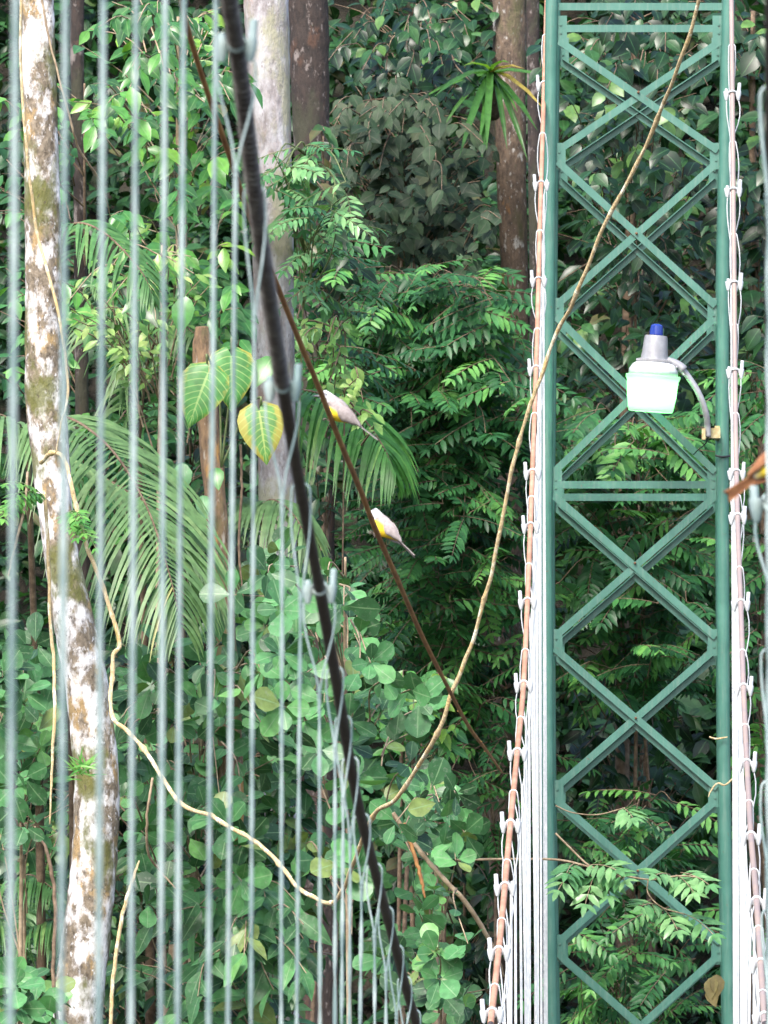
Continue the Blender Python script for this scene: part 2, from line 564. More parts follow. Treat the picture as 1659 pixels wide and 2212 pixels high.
class Leaves:
    """collects leaf instances and welds them into one mesh with the attribute lf = (across, along, random)"""

    def __init__(s):
        s.chunks = []

    def put(s, T, pos, d, n, size, wid=1.0, rnd=None):
        pos, d, n = np.atleast_2d(pos), np.atleast_2d(d), np.atleast_2d(n)
        N = len(pos)
        y = unit(d)
        x = unit(np.cross(y, n))
        z = np.cross(x, y)
        size = np.broadcast_to(np.asarray(size, float), (N,))
        wid = np.broadcast_to(np.asarray(wid, float), (N,))
        if rnd is None:
            rnd = RNG.random(N)
        rnd = np.broadcast_to(np.asarray(rnd, float), (N,))
        tv, ta, tf = T
        V = (pos[:, None, :] + size[:, None, None] * (
            tv[None, :, 0:1] * wid[:, None, None] * x[:, None, :] + tv[None, :, 1:2] * y[:, None, :] + tv[None, :, 2:3] * z[:, None, :]))
        A = np.empty((N, len(tv), 3))
        A[:, :, :2] = ta[None]
        A[:, :, 2] = rnd[:, None]
        s.chunks.append((V.reshape(-1, 3), A.reshape(-1, 3), tf, N, len(tv)))

    def build(s, name, mat, parent=None):
        org = parent_loc(parent) if parent is not None else Vector((0, 0, 0))
        V = np.concatenate([c[0] for c in s.chunks]) - np.array(org)
        A = np.concatenate([c[1] for c in s.chunks])
        loops, totals = [], []
        o = 0
        for (v, a, tf, N, nv) in s.chunks:
            base = o + np.arange(N) * nv
            flat = np.array([i for f in tf for i in f])
            lens = np.array([len(f) for f in tf])
            loops.append((base[:, None] + flat[None]).reshape(-1))
            totals.append(np.tile(lens, N))
            o += N * nv
        loops = np.concatenate(loops).astype(np.int32)
        totals = np.concatenate(totals).astype(np.int32)
        starts = np.concatenate([[0], np.cumsum(totals)[:-1]]).astype(np.int32)
        me = bpy.data.meshes.new(name)
        me.vertices.add(len(V))
        me.vertices.foreach_set('co', V.astype(np.float32).reshape(-1))
        me.loops.add(len(loops))
        me.loops.foreach_set('vertex_index', loops)
        me.polygons.add(len(totals))
        me.polygons.foreach_set('loop_start', starts)
        me.polygons.foreach_set('loop_total', totals)
        me.polygons.foreach_set('use_smooth', np.ones(len(totals), bool))
        me.update(calc_edges=True)
        at_ = me.attributes.new('lf', 'FLOAT_VECTOR', 'POINT')
        at_.data.foreach_set('vector', A.astype(np.float32).reshape(-1))
        me.materials.append(mat)
        ob = bpy.data.objects.new(name, me)
        COL.objects.link(ob)
        if parent is not None:
            ob.parent = parent
        return ob


def rdir(n=1):
    return unit(RNG.normal(size=(n, 3)))


UP = np.array((0, 0, 1.0))
CAMW = np.array((0, -1.0, 0))


def pinnate(L, p, d, up, length, pairs, leaflet, droop=0.5, T=T_LEAFLET, rnd0=None, stem=None, wid=1.0, sweep=0.55):
    """one feather-shaped leaf: rachis from p along d, arching down"""
    d = unit(np.asarray(d, float)); up = np.asarray(up, float)
    side = unit(np.cross(d, up))
    nrm = np.cross(side, d)
    ts = np.linspace(0.12, 1, pairs)
    rach = p + length * (ts[:, None] * d - droop * (ts ** 2)[:, None] * 0.5 * UP)
    tan = unit(d[None] - droop * ts[:, None] * UP)
    nn = unit(np.cross(side[None], tan))
    sz = leaflet * (0.65 + 0.5 * np.sin(np.pi * np.clip(ts * 0.85 + 0.1, 0, 1)))
    r0 = RNG.random() if rnd0 is None else rnd0
    rn = np.clip(r0 + RNG.normal(0, 0.13, pairs), 0, 1)
    for sg in (-1, 1):
        dd = unit(side[None] * sg * 0.9 + tan * sweep - UP * 0.22 + RNG.normal(0, 0.09, (pairs, 3)))
        L.put(T, rach, dd, nn + RNG.normal(0, 0.15, (pairs, 3)), sz * RNG.uniform(0.85, 1.1, pairs), wid, rn)
    L.put(T, rach[-1:], tan[-1:], nn[-1:], sz[-1:] * 1.1, wid, rn[-1:])
    if stem is not None:
        pts = [p] + [r for r in rach[::max(1, pairs // 4)]]
        stem.tube(pts, 0.003, 3, False)


def terrain_h(x, y):
    a = np.interp(y, [-400, 20, 27, 34, 40, 46, 90, 200, 700], [-7, -7, -4.5, -1.2, 0, 0.6, 45, 90, 100])
    return a


def thz(x, y):
    return float(terrain_h(x, y)) + 0.25 * noise.noise(Vector((x * 0.25, y * 0.25, 3))) + 0.12 * noise.noise(Vector((x * 0.9, y * 0.9, 5)))


# ------------------------------------------------------------------ ground
xs = np.concatenate([np.linspace(-600, -40, 15), np.linspace(-30, 30, 91), np.linspace(40, 600, 15)])
ys = np.concatenate([np.linspace(-300, 10, 12), np.linspace(16, 70, 109), np.linspace(80, 900, 20)])
g = MB()
for y in ys:
    for x in xs:
        g.v.append((x, y, thz(x, y)))
nx = len(xs)
for j in range(len(ys) - 1):
    for i in range(nx - 1):
        g.f.append((j * nx + i, j * nx + i + 1, (j + 1) * nx + i + 1, (j + 1) * nx + i))
tag(g.build('ground', M['soil']), kind='structure')

# ------------------------------------------------------------------ plants
def region_pts(ells, n, y0, y1):
    """points spread through ellipses given in survey pixels, at distances y0..y1"""
    area = np.array([e[2] * e[3] for e in ells], float)
    out, k = [], RNG.choice(len(ells), n, p=area / area.sum())
    for i in k:
        cx, cy, rx, ry = ells[i]
        a, r = RNG.uniform(0, 2 * math.pi), math.sqrt(RNG.uniform(0, 1))
        out.append((cx + rx * r * math.cos(a), cy + ry * r * math.sin(a), RNG.uniform(y0, y1)))
    return out


def plant(name, label, cat, ells, y0, y1, nbr, kind, mat, size, per=6, stem_mat='twig', base=None, group=None, br=0.006,
          stem_r=0.02, drop=0.5, reach=0.6, pairs=8, llen=0.4, droop=0.5, part='foliage', stems=True, lo=0, hi=1, face=0.55):
    cx = sum(e[0] for e in ells) / len(ells)
    cy = sum(e[1] + 0.0 for e in ells) / len(ells)
    ym = (y0 + y1) / 2 + 0.2
    mid = np.array(at(cx, cy, ym + 0.35))
    if base is None:
        base = (mid[0] + RNG.uniform(-0.2, 0.2), ym + 0.5)
    b = np.array((base[0], base[1], thz(*base) - 0.1))
    root = empty(name, Vector(b) + Vector((0, 0, 0.1)))
    tag(root, label, cat, group)
    top = np.array(at(cx, min(e[1] - 0.6 * e[3] for e in ells), ym))
    S = MB()
    ax = spline([b, b * 0.4 + mid * 0.6 + RNG.normal(0, 0.05, 3), mid, top], 24)
    if stems:
        S.tube(ax, np.linspace(stem_r, stem_r * 0.3, 24), 6)
    ax = np.array(ax)
    L = Leaves()
    for (px, py, Y) in region_pts(ells, nbr, y0, y1):
        e = np.array(at(px, py, Y))
        # branch starts at the stem somewhat lower, but never farther than `reach`
        tgt = e - np.array((0, 0, drop * RNG.uniform(0.5, 1.2)))
        j = np.argmin(np.linalg.norm(ax - tgt, axis=1))
        s = ax[j]
        v = s - e
        ln = np.linalg.norm(v)
        s = e + v * min(1, reach / max(ln, 1e-6))
        m_ = (s + e) / 2 + np.array((0, 0, 0.06)) + RNG.normal(0, 0.03, 3)
        bp = spline([s, m_, e], 9)
        if stems:
            S.tube(bp, np.linspace(br, br * 0.45, 9), 4, False)
        tip = unit(bp[-1] - bp[-2])
        c0 = RNG.uniform(lo, hi)
        if kind == 'rosette':
            ns = unit(tip * 0.5 + UP * 0.45 + CAMW * face + RNG.normal(0, 0.5, 3))
            u = unit(np.cross(ns, RNG.normal(size=3)))
            w = np.cross(ns, u)
            k = int(per + RNG.integers(-1, 3))
            an = np.arange(k) * 2.4 + RNG.uniform(0, 6)
            el = np.linspace(0.1, 0.75, k)
            d = np.cos(el)[:, None] * (np.cos(an)[:, None] * u + np.sin(an)[:, None] * w) + np.sin(el)[:, None] * ns - 0.18 * UP
            nn = ns[None] + RNG.normal(0, 0.42, (k, 3)) - 0.35 * d
            L.put(T_CLUSIA if size > 0 else T_ELLIP, e + d * 0.015, d, nn, abs(size) * RNG.uniform(0.6, 1.15, k), RNG.uniform(0.9, 1.25, k),
                  np.clip(c0 + RNG.normal(0, 0.15, k), 0, 1))
            ts = RNG.uniform(0.45, 0.95, per // 2)
            q = np.array([bp[int(x * 8)] for x in ts])
            d = unit(RNG.normal(size=(len(q), 3)) + tip * 0.5 - 0.3 * UP)
            L.put(T_CLUSIA, q, d, UP * 0.6 + CAMW * 0.7 + RNG.normal(0, 0.35, (len(q), 3)), abs(size) * RNG.uniform(0.6, 1.0, len(q)), 1.05,
                  np.clip(c0 + RNG.normal(0, 0.18, len(q)), 0, 1))
        elif kind in ('ellip', 'broad', 'lance'):
            T = {'ellip': T_ELLIP, 'broad': T_BROAD, 'lance': T_LANCE}[kind]
            k = per
            ts = np.linspace(0.3, 1.0, k)
            q = np.array([bp[int(x * 8)] for x in ts]) + RNG.normal(0, 0.008, (k, 3))
            sd_ = unit(np.cross(tip, UP + RNG.normal(0, 0.2, 3)))
            sg = np.where(np.arange(k) % 2 == 0, 1, -1)[:, None]
            d = unit(sd_ * sg * 0.8 + tip * 0.6 - UP * (0.30 + RNG.uniform(0, 0.7, k))[:, None] + CAMW * 0.25 + RNG.normal(0, 0.28, (k, 3)))
            nn = UP * 0.75 + CAMW * face + RNG.normal(0, 0.30, (k, 3))
            L.put(T, q, d, nn, size * RNG.uniform(0.65, 1.15, k), RNG.uniform(0.85, 1.2, k), np.clip(c0 + RNG.normal(0, 0.15, k), 0, 1))
        elif kind == 'pinnate':
            k = per
            for i in range(k):
                x = 0.35 + 0.65 * i / max(1, k - 1)
                q = np.array(bp[int(x * 8)])
                az = RNG.uniform(0, 2 * math.pi)
                d = np.array((math.cos(az) * 1.25, math.sin(az) * 0.8 - 0.35, RNG.uniform(-0.75, 0.35)))
                upv = UP + CAMW * face * 0.8 + RNG.normal(0, 0.28, 3)
                pinnate(L, q, d, upv, llen * RNG.uniform(0.7, 1.15), pairs, size * RNG.uniform(0.85, 1.1), droop * RNG.uniform(0.5, 1.3),
                        rnd0=np.clip(c0 + RNG.normal(0, 0.12), 0, 1), stem=S if stems else None)
    L.build(part, M[mat], root)
    if stems:
        S.build('stem', M[stem_mat], root)
    return root


# --- pale lichen tree at far left
def trunk(name, label, pts, mat, n=110, sides=22, rough=0.06, ground=True, cat='tree', knots=()):
    P, rad = pxpath(pts, n)
    root_pt = P[-1]
    if ground:                                  # carry the trunk on down to the soil
        d = (P[-1] - P[-6]).normalized()
        q, r0 = P[-1], rad[-1]
        while q.z > thz(q.x, q.y) - 0.15 and len(P) < 400:
            d = (d * 0.9 + Vector((0, 0, -0.1))).normalized()
            q = q + d * 0.12
            r0 *= 1.004
            P.append(q); rad.append(r0)
        root_pt = q
    root = empty(name, root_pt)
    tag(root, label, cat)
    b = MB()
    b.tube(P, rad, sides)
    sd_ = hash(label) % 97
    for i, v in enumerate(b.v):
        k = i // sides
        if k >= len(P):
            break
        c = P[k]
        v = Vector(v)
        o = v - c
        s = 1 + rough * noise.noise(v * 7 + Vector((sd_, 0, 0))) + rough * 0.7 * noise.noise(v * 22) + rough * 1.3 * noise.noise(Vector((v.x * 3, v.y * 3, v.z * 1.2)))
        b.v[i] = tuple(c + o * s)
    b.build('trunk', M[mat], root, origin=root_pt)
    return root, P, rad


tr_white, WP, WR = trunk('tree', 'leaning white trunk blotched with lichen and ochre patches behind the leftmost wires',
      [(76, -120, 33, 78), (80, 60, 33, 76), (88, 300, 33, 76), (93, 560, 33, 80), (95, 800, 33, 84), (108, 980, 33, 84), (125, 1150, 33, 74),
       (155, 1320, 33, 86), (190, 1500, 33, 94), (208, 1700, 33, 98), (200, 1900, 33, 102), (180, 2080, 33, 106), (160, 2260, 33, 116)], 'bark_white', 130)
trunk('tree', 'smooth pale grey trunk behind the black cable',
      [(572, -120, 37.3, 96), (578, 100, 37.3, 98), (586, 400, 37.3, 92), (592, 700, 37.3, 88), (598, 1000, 37.3, 84), (604, 1400, 37.3, 80), (606, 1800, 37.3, 78),
       (606, 2260, 37.3, 82)], 'bark_grey', 90, rough=0.035)
trunk('tree', 'dark reddish brown trunk just right of the pale grey trunk at the top',
      [(662, -120, 43, 90), (668, 120, 43, 84), (676, 400, 43, 78), (680, 800, 43, 78), (684, 1400, 43, 80), (690, 2260, 43, 84)], 'bark_dark', 90)
trunk('tree', 'mossy brown trunk with orange patches rising between the bird stick and the orange cable',
      [(1098, -120, 46.2, 76), (1100, 120, 46.2, 74), (1104, 400, 46.2, 66), (1112, 640, 46.2, 60), (1106, 900, 46.2, 62), (1096, 1200, 46.2, 64),
       (1090, 1600, 46.2, 68), (1084, 2260, 46.2, 74)], 'bark_mid', 90)
trunk('tree', 'thin dark purple brown trunk beside the white trunk at the top left corner',
      [(168, -120, 38.5, 34), (166, 100, 38.5, 32), (172, 400, 38.5, 30), (178, 1000, 38.5, 30), (186, 2260, 38.5, 34)], 'bark_dark', 60, 14)
trunk('tree', 'slim dark trunk close behind the mossy brown trunk near the top',
      [(1150, -120, 49, 30), (1152, 200, 49, 28), (1158, 700, 49, 28), (1160, 1500, 49, 30), (1160, 2260, 49, 30)], 'bark_dark', 60, 14)
st_root, SP_, SR_ = trunk('stump', 'rotten orange brown snapped stump with a splintered top behind the wires',
      [(436, 706, 35.5, 30), (438, 760, 35.5, 44), (446, 860, 35.5, 48), (458, 1000, 35.5, 48), (472, 1160, 35.5, 48), (484, 1320, 35.5, 46),
       (494, 1500, 35.5, 48), (500, 1800, 35.5, 52), (500, 2260, 35.5, 56)], 'bark_stump', 100, 18, 0.12, cat='stump')

# --- liana and other vines
lp = [(1545, -90, 26.3), (1512, 0, 26.5), (1470, 130, 26.7), (1420, 258, 27), (1368, 370, 27.2), (1300, 498, 27.4), (1247, 635, 27.6), (1203, 718, 27.8),
      (1163, 828, 27.9), (1122, 950, 28), (1095, 1070, 28.1), (1072, 1190, 28.2), (1048, 1290, 28.3), (1015, 1400, 28.4), (976, 1500, 28.5), (946, 1582, 28.6),
      (905, 1652, 28.8), (858, 1722, 29), (806, 1764, 29.3), (772, 1842, 29.6), (745, 1915, 29.9), (716, 1950, 30.1), (680, 1940, 30.3), (640, 1914, 30.5),
      (606, 1868, 30.7), (560, 1824, 30.9), (520, 1800, 31), (460, 1766, 31.2), (392, 1736, 31.5), (352, 1682, 31.7), (312, 1620, 31.9), (272, 1576, 32.1),
      (241, 1545, 32.3), (242, 1470, 32.4), (246, 1415, 32.4), (259, 1392, 32.4), (244, 1335, 32.4), (216, 1250, 32.4), (190, 1188, 32.4), (166, 1100, 32.4),
      (150, 1030, 32.4), (138, 990, 32.5), (112, 978, 32.6), (88, 1000, 32.7)]
wl = [8.5 if i < 14 else 9.5 for i in range(len(lp))]
P, rad = pxpath([(*a, w) for a, w in zip(lp, wl)], 330)
for i in range(len(P)):
    P[i] = P[i] + Vector((noise.noise(Vector((i * 0.21, 1, 0))), noise.noise(Vector((i * 0.21, 9, 0))), noise.noise(Vector((i * 0.21, 17, 0))))) * 0.007
    rad[i] *= 1 + 0.30 * noise.noise(Vector((i * 0.35, 5, 2))) + (0.45 if i % 23 == 0 else 0)
tag(MB().tube(P, rad, 10).build('liana', M['vine'], origin=P[-1]), 'long tan liana sagging from the top right across the cables to the white trunk', 'liana')


def vine(label, pts, w, mat='vine', n=60, name='vine', cat='vine', wob=0.004, sides=7):
    P, rad = pxpath([(*a, w) for a in pts], n)
    for i in range(n):
        P[i] = P[i] + Vector((noise.noise(Vector((i * 0.3, w, 0))), 0, noise.noise(Vector((i * 0.3, w, 9))))) * wob
        rad[i] *= (1 + 0.2 * noise.noise(Vector((i * 0.4, w, 2)))) * (1 - 0.6 * max(0, (i / n - 0.7) / 0.3))
    return tag(MB().tube(P, rad, sides).build(name, M[mat], origin=P[-1]), label, cat)


vine('pale yellow hanging root running down the left side of the white trunk', [(96, 1060, 32.6), (104, 1180, 32.6), (108, 1330, 32.6), (116, 1430, 32.6), (118, 1540, 32.5),
     (112, 1660, 32.5), (108, 1780, 32.5)], 8, 'vine')
vine('thin pale vine climbing the upper white trunk', [(48, -60, 32.5), (44, 100, 32.5), (52, 260, 32.5), (66, 400, 32.55), (84, 520, 32.6), (118, 640, 32.5), (140, 760, 32.5), (146, 850, 32.5),
     (132, 920, 32.5), (120, 980, 32.55)], 7, 'vine')
vine('thin brown vine looping beside the top of the white trunk', [(84, -40, 32.3), (110, 100, 32.3), (150, 250, 32.3), (170, 320, 32.4), (215, 390, 32.6), (240, 470, 33)], 5, 'pale_twig')
vine('slender brown vine crossing in front of the white trunk near its middle', [(60, 1020, 32.4), (52, 1100, 32.3), (30, 1190, 32.3), (18, 1245, 32.3)], 6, 'pale_twig')
vine('bare brown twig arching up left of the white trunk at the bottom', [(128, 2260, 32.3), (115, 2100, 32.3), (120, 1960, 32.3), (104, 1850, 32.3), (74, 1785, 32.4)], 9, 'twig')
vine('pale bare stem right of the white trunk at the bottom', [(238, 2240, 32.6), (244, 2120, 32.6), (262, 1990, 32.6), (284, 1910, 32.6), (300, 1860, 32.7)], 9, 'vine')
vine('curved brown twig left of the stump base', [(330, 1680, 32.8), (318, 1760, 32.8), (320, 1840, 32.9), (345, 1880, 33), (380, 1920, 33)], 6, 'pale_twig')
vine('straight brown branch slanting down right below the liana', [(848, 1756, 31.8), (900, 1830, 31.8), (960, 1900, 31.8), (1010, 1955, 31.8), (1062, 2040, 31.9), (1090, 2110, 32)], 11, 'pale_twig', name='branch', cat='branch')
vine('short orange brown twig hanging below the liana', [(872, 1778, 31.6), (890, 1830, 31.6), (908, 1890, 31.6), (918, 1940, 31.6)], 9, 'red_stick', name='branch', cat='branch')
vine('thin dead stem hanging over the pale grey trunk near the philodendron', [(660, 540, 39.2), (650, 590, 39.2), (652, 640, 39.2), (642, 690, 39.2)], 6, 'twig')
vine('thin dark hanging root beside the stump', [(520, 960, 35), (522, 1060, 35), (516, 1180, 35), (526, 1300, 35)], 6, 'twig')
for i, (x0, yy, ln, w) in enumerate([(690, 520, 110, 6), (716, 500, 130, 5), (742, 530, 90, 6), (770, 505, 100, 5)]):
    tag(MB().tube(pxpath([(x0, yy, 43.5), (x0 + 6, yy + ln * 0.5, 43.5), (x0 - 4, yy + ln, 43.5)], 12), wpx(w, 43.5) / 2, 6).build('hanging_root', M['bark_mid'], origin=at(x0, yy, 43.5)),
        'brown hanging root, %s from the left in the row above the feathery bush' % ('first', 'second', 'third', 'fourth')[i], 'root', 'brown hanging roots')

# --- shrubs and trees of the left half
plant('shrub', 'tall shrub with bright glossy leaves behind the wires at the upper left', 'shrub',
      [(340, 150, 210, 190), (400, 420, 170, 190), (330, 650, 210, 130), (470, 640, 110, 150)], 35.6, 38.5, 150, 'ellip', 'ellip', 0.15, 6, 'pale_twig', stem_r=0.03)
plant('shrub', 'yellowish green small leaved shrub between the second and fifth wires', 'shrub',
      [(250, 680, 110, 80), (450, 590, 90, 60)], 35, 36, 34, 'ellip', 'pinnate_pale', 0.085, 6, 'pale_twig')
plant('shrub', 'round leaved shrub with grey green leaves at the left edge below the palm', 'shrub',
      [(40, 1480, 70, 130), (50, 1680, 80, 120)], 33.8, 35.5, 34, 'rosette', 'clusia', 0.14, 5, 'pale_twig')
plant('shrub', 'round leaved shrub in the bottom left corner beside the white trunk', 'shrub',
      [(50, 2140, 70, 90), (40, 1800, 60, 40)], 31.8, 33.2, 16, 'rosette', 'clusia', 0.13, 5, 'pale_twig')
plant('shrub', 'dense round leaved shrub behind the wires at the lower left centre', 'shrub',
      [(360, 1600, 140, 210), (420, 1850, 150, 170), (520, 1560, 110, 190)], 33.6, 36.5, 112, 'rosette', 'clusia', 0.145, 4, 'pale_twig')
plant('shrub', 'round leaved shrub with the largest pale leaves right of the black cable', 'shrub',
      [(640, 1270, 140, 110), (720, 1460, 130, 170), (800, 1590, 140, 130), (830, 1440, 60, 60), (740, 1780, 110, 110)], 31.0, 34.5, 72, 'rosette', 'clusia', 0.14, 4, 'pale_twig')
plant('shrub', 'round leaved shrub at the bottom centre left of the orange cable', 'shrub',
      [(930, 1760, 95, 90), (960, 1960, 90, 110), (1000, 2110, 70, 90), (880, 2080, 60, 100)], 31.0, 34.0, 42, 'rosette', 'clusia', 0.135, 4, 'pale_twig')
plant('climber', 'leafy climber with round leaves wrapping the lower half of the pale grey trunk', 'climber',
      [(600, 1330, 55, 130), (600, 1560, 60, 140), (600, 1930, 60, 90)], 36.2, 36.9, 44, 'rosette', 'clusia', 0.15, 5, 'pale_twig', stem_r=0.012, base=(at(600, 1500, 37.0).x, 37.0), reach=0.35)
plant('climber', 'dark leafy climber under the round leaves on the pale grey trunk', 'climber',
      [(600, 1400, 55, 180), (610, 1650, 60, 200), (606, 2050, 60, 120)], 36.5, 37.0, 60, 'ellip', 'mid', 0.14, 6, 'twig', stem_r=0.01, base=(at(606, 1500, 37.05).x, 37.05), reach=0.35)
for (x0, y0_, dx, w_) in ((22, 1052, -1, 'left of'), (176, 1094, 1, 'right of')):
    er = tag(empty('fern', at(120, y0_ + 20, 32.6)), 'small bright green fern sprouting just %s the white trunk bend' % w_, 'fern')
    Lf_, Sf_ = Leaves(), MB()
    for q in range(6):
        a_ = np.array(at(118 + dx * 22, y0_ + 22, 32.6))
        e_ = np.array(at(x0 + RNG.uniform(-40, 40), y0_ + RNG.uniform(-45, 50), 32.3))
        pinnate(Lf_, a_, e_ - a_, UP + CAMW * 0.9, float(np.linalg.norm(e_ - a_)) * 1.25 + 0.05, 9, 0.06, 0.6, rnd0=0.75, stem=Sf_, wid=1.1)
    Lf_.build('leaves', M['palm_bright'], er)
    Sf_.build('stem', M['green_stem'], er)
tf = tag(empty('epiphyte', at(176, 1650, 32.6)), 'tuft of yellow green grassy leaves on the lower white trunk', 'epiphyte')
Lf_ = Leaves()
a_ = np.array(at(180, 1668, 32.68))
for q in range(26):
    d_ = np.array((RNG.normal(0, 0.6), -0.55, RNG.uniform(0.0, 0.9)))
    Lf_.put(leaf_template([(0, 0), (0.3, 0.05), (0.7, 0.04), (1, 0)], 0.5, 0.2), a_ + RNG.normal(0, 0.02, 3), d_, UP * 0.5 + CAMW, RNG.uniform(0.06, 0.13), 1.0, RNG.uniform(0.5, 1))
Lf_.build('leaves', M['palm_bright'], tf)
plant('shrub', 'shrub with long drooping green leaves at the bottom behind the wires', 'shrub',
      [(430, 2080, 190, 130), (620, 2100, 110, 120), (560, 2000, 120, 80)], 33.6, 35.4, 52, 'ellip', 'clusia', 0.22, 5, 'pale_twig')
plant('shrub', 'dark small leaved shrub behind the palm at the left edge', 'shrub',
      [(60, 700, 90, 150), (40, 300, 80, 200), (250, 960, 150, 120), (380, 1000, 90, 120)], 36.5, 39.5, 90, 'ellip', 'pinnate', 0.12, 7)
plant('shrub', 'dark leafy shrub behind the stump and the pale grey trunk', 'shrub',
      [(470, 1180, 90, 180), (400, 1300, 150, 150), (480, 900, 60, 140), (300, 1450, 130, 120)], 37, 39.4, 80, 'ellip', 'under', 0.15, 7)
plant('shrub', 'medium green undergrowth shrub behind the round leaves at the bottom left', 'shrub',
      [(300, 1900, 280, 280), (620, 1850, 180, 300), (90, 1950, 120, 230)], 36.4, 38.6, 170, 'ellip', 'mid', 0.16, 7)
plant('epiphyte', 'shiny feathery leaved plant growing on the pale grey trunk below the dark trunk', 'epiphyte',
      [(690, 430, 80, 60), (620, 360, 60, 40), (740, 470, 40, 40), (600, 440, 40, 70)], 36.2, 37.0, 22, 'pinnate', 'pinnate_shine', 0.085, 2, 'green_stem', llen=0.28, pairs=6,
      base=(at(600, 440, 37.6).x, 37.6), stem_r=0.008)
plant('sapling', 'sapling with yellow tinged pale leaves above the left bird', 'sapling',
      [(700, 730, 50, 30), (720, 810, 40, 25), (790, 880, 30, 45), (770, 830, 30, 20)], 36.5, 37.2, 16, 'ellip', 'pinnate_pale', 0.09, 6, 'twig', reach=0.3, stem_r=0.008)

# --- palms
def frond(L, S, pts, leaflet, n=46, sag=0.7, width=0.028, rach_w=0.010, c0=0.5, sides=(-1, 1), spread=0.9, fwd=0.55, tipt=0.45):
    C = np.array(spline([np.array(at(*p)) for p in pts], n))
    S.tube([Vector(c) for c in C], np.linspace(rach_w, rach_w * 0.3, n), 5)
    tan = unit(np.gradient(C, axis=0))
    k = 5
    for i in range(2, n):
        t = i / (n - 1)
        ln = leaflet * (0.45 + 0.75 * math.sin(math.pi * min(1, t * 0.8 + 0.14))) * (1 - 0.5 * max(0, t - (1 - tipt)) / tipt)
        up = UP + CAMW * 0.2
        sd_ = unit(np.cross(tan[i], up))
        for sg in sides:
            d = unit(sd_ * sg * spread + tan[i] * fwd + RNG.normal(0, 0.06, 3))
            r_ = np.clip(c0 + RNG.normal(0, 0.18), 0, 1)
            prev = C[i]
            s_ = sag * RNG.uniform(0.8, 1.25)
            pts_ = []
            for q in range(k + 1):
                u = q / k
                pts_.append(C[i] + ln * (d * u * (1 - 0.25 * u) - UP * s_ * u * u * 0.75))
            pts_ = np.array(pts_)
            tg = unit(np.gradient(pts_, axis=0))
            wv = unit(np.cross(tg, unit(UP * 0.7 + CAMW * 0.9 + sd_ * 0.0)))
            prof = width * np.array([0.35, 0.9, 1.0, 0.85, 0.5, 0.04]) * 0.5
            Lf = pts_ - wv * prof[:, None]
            Rt = pts_ + wv * prof[:, None]
            V = np.concatenate([Lf, Rt])
            F = [(j, j + k + 1, j + k + 2, j + 1) for j in range(k)]
            A = np.zeros((len(V), 3))
            A[:, 2] = r_
            L.chunks.append((V, A, F, 1, len(V)))


def palm(label, base, fronds, mat, stemmat='twig', **kw):
    b = Vector((base[0], base[1] + 0.9, thz(base[0], base[1] + 0.9)))
    root = empty('palm', b)
    tag(root, label, 'palm')
    S, L = MB(), Leaves()
    heads = []
    for fp in fronds:
        opts = dict(kw)
        if isinstance(fp, dict):
            opts.update({k: v for k, v in fp.items() if k != 'pts'})
            fp = fp['pts']
        frond(L, S, fp, **opts)
        heads.append(at(*fp[0]))
    h = sum(heads, Vector()) / len(heads)
    S.tube([Vector(c) for c in spline([b - Vector((0, 0, 0.1)), b * 0.4 + h * 0.6 + Vector((0, 0.5, 0)), h], 20)], np.linspace(0.035, 0.014, 20), 8)
    L.build('fronds', M[mat], root)
    S.build('stem', M[stemmat], root)
    return root


palm('palm with long grey green drooping fronds beside the white trunk', (at(60, 900, 34.6).x, 34.6),
     [dict(pts=[(60, 960, 34.4), (130, 900, 34.2), (230, 960, 33.9), (310, 1080, 33.6), (360, 1220, 33.5), (392, 1350, 33.5)], leaflet=0.62, sag=0.75, n=64),
      dict(pts=[(60, 960, 34.4), (10, 900, 34.3), (-60, 905, 34.2), (-140, 990, 34.0)], leaflet=0.55, sag=0.8, n=36),
      dict(pts=[(60, 960, 34.6), (180, 1010, 34.8), (330, 1100, 34.9), (430, 1210, 35.0), (480, 1330, 35.1)], leaflet=0.45, sag=0.6, n=40)],
     'palm_grey', width=0.021)
palm('small palm with a fine green frond right of the white trunk near the top', (at(150, 700, 34.8).x, 34.8),
     [dict(pts=[(120, 600, 34.6), (150, 490, 34.5), (220, 500, 34.4), (300, 580, 34.3), (330, 640, 34.3)], leaflet=0.34, sag=0.55, n=34)], 'palm', width=0.02)
palm('palm with upright greyish fronds between the third and fifth wires', (at(300, 1000, 37).x, 37),
     [dict(pts=[(300, 960, 36.9), (260, 780, 36.8), (250, 680, 36.7), (200, 620, 36.6)], leaflet=0.4, sag=0.8, n=36),
      dict(pts=[(300, 960, 36.9), (320, 780, 36.6), (370, 690, 36.4), (420, 720, 36.2)], leaflet=0.42, sag=0.9, n=36)], 'palm_grey', width=0.022)
palm('palm with a bright green hanging frond behind the left bird', (at(590, 900, 38.2).x, 38.2),
     [dict(pts=[(570, 930, 38.2), (620, 850, 38), (690, 850, 37.8), (770, 890, 37.6), (825, 960, 37.5), (852, 1020, 37.5)], leaflet=0.46, sag=0.9, n=46)], 'palm_bright', width=0.026)
palm('palm with dull drooping fronds below the pale grey trunk middle', (at(600, 1120, 38.4).x, 38.4),
     [dict(pts=[(585, 1180, 36.9), (560, 1110, 36.8), (590, 1080, 36.7), (640, 1120, 36.6), (680, 1210, 36.6)], leaflet=0.34, sag=0.9, n=34),
      dict(pts=[(585, 1160, 38.4), (540, 1080, 38.2), (490, 1090, 38.0), (450, 1180, 37.8)], leaflet=0.3, sag=0.9, n=30)], 'palm_grey', width=0.024)
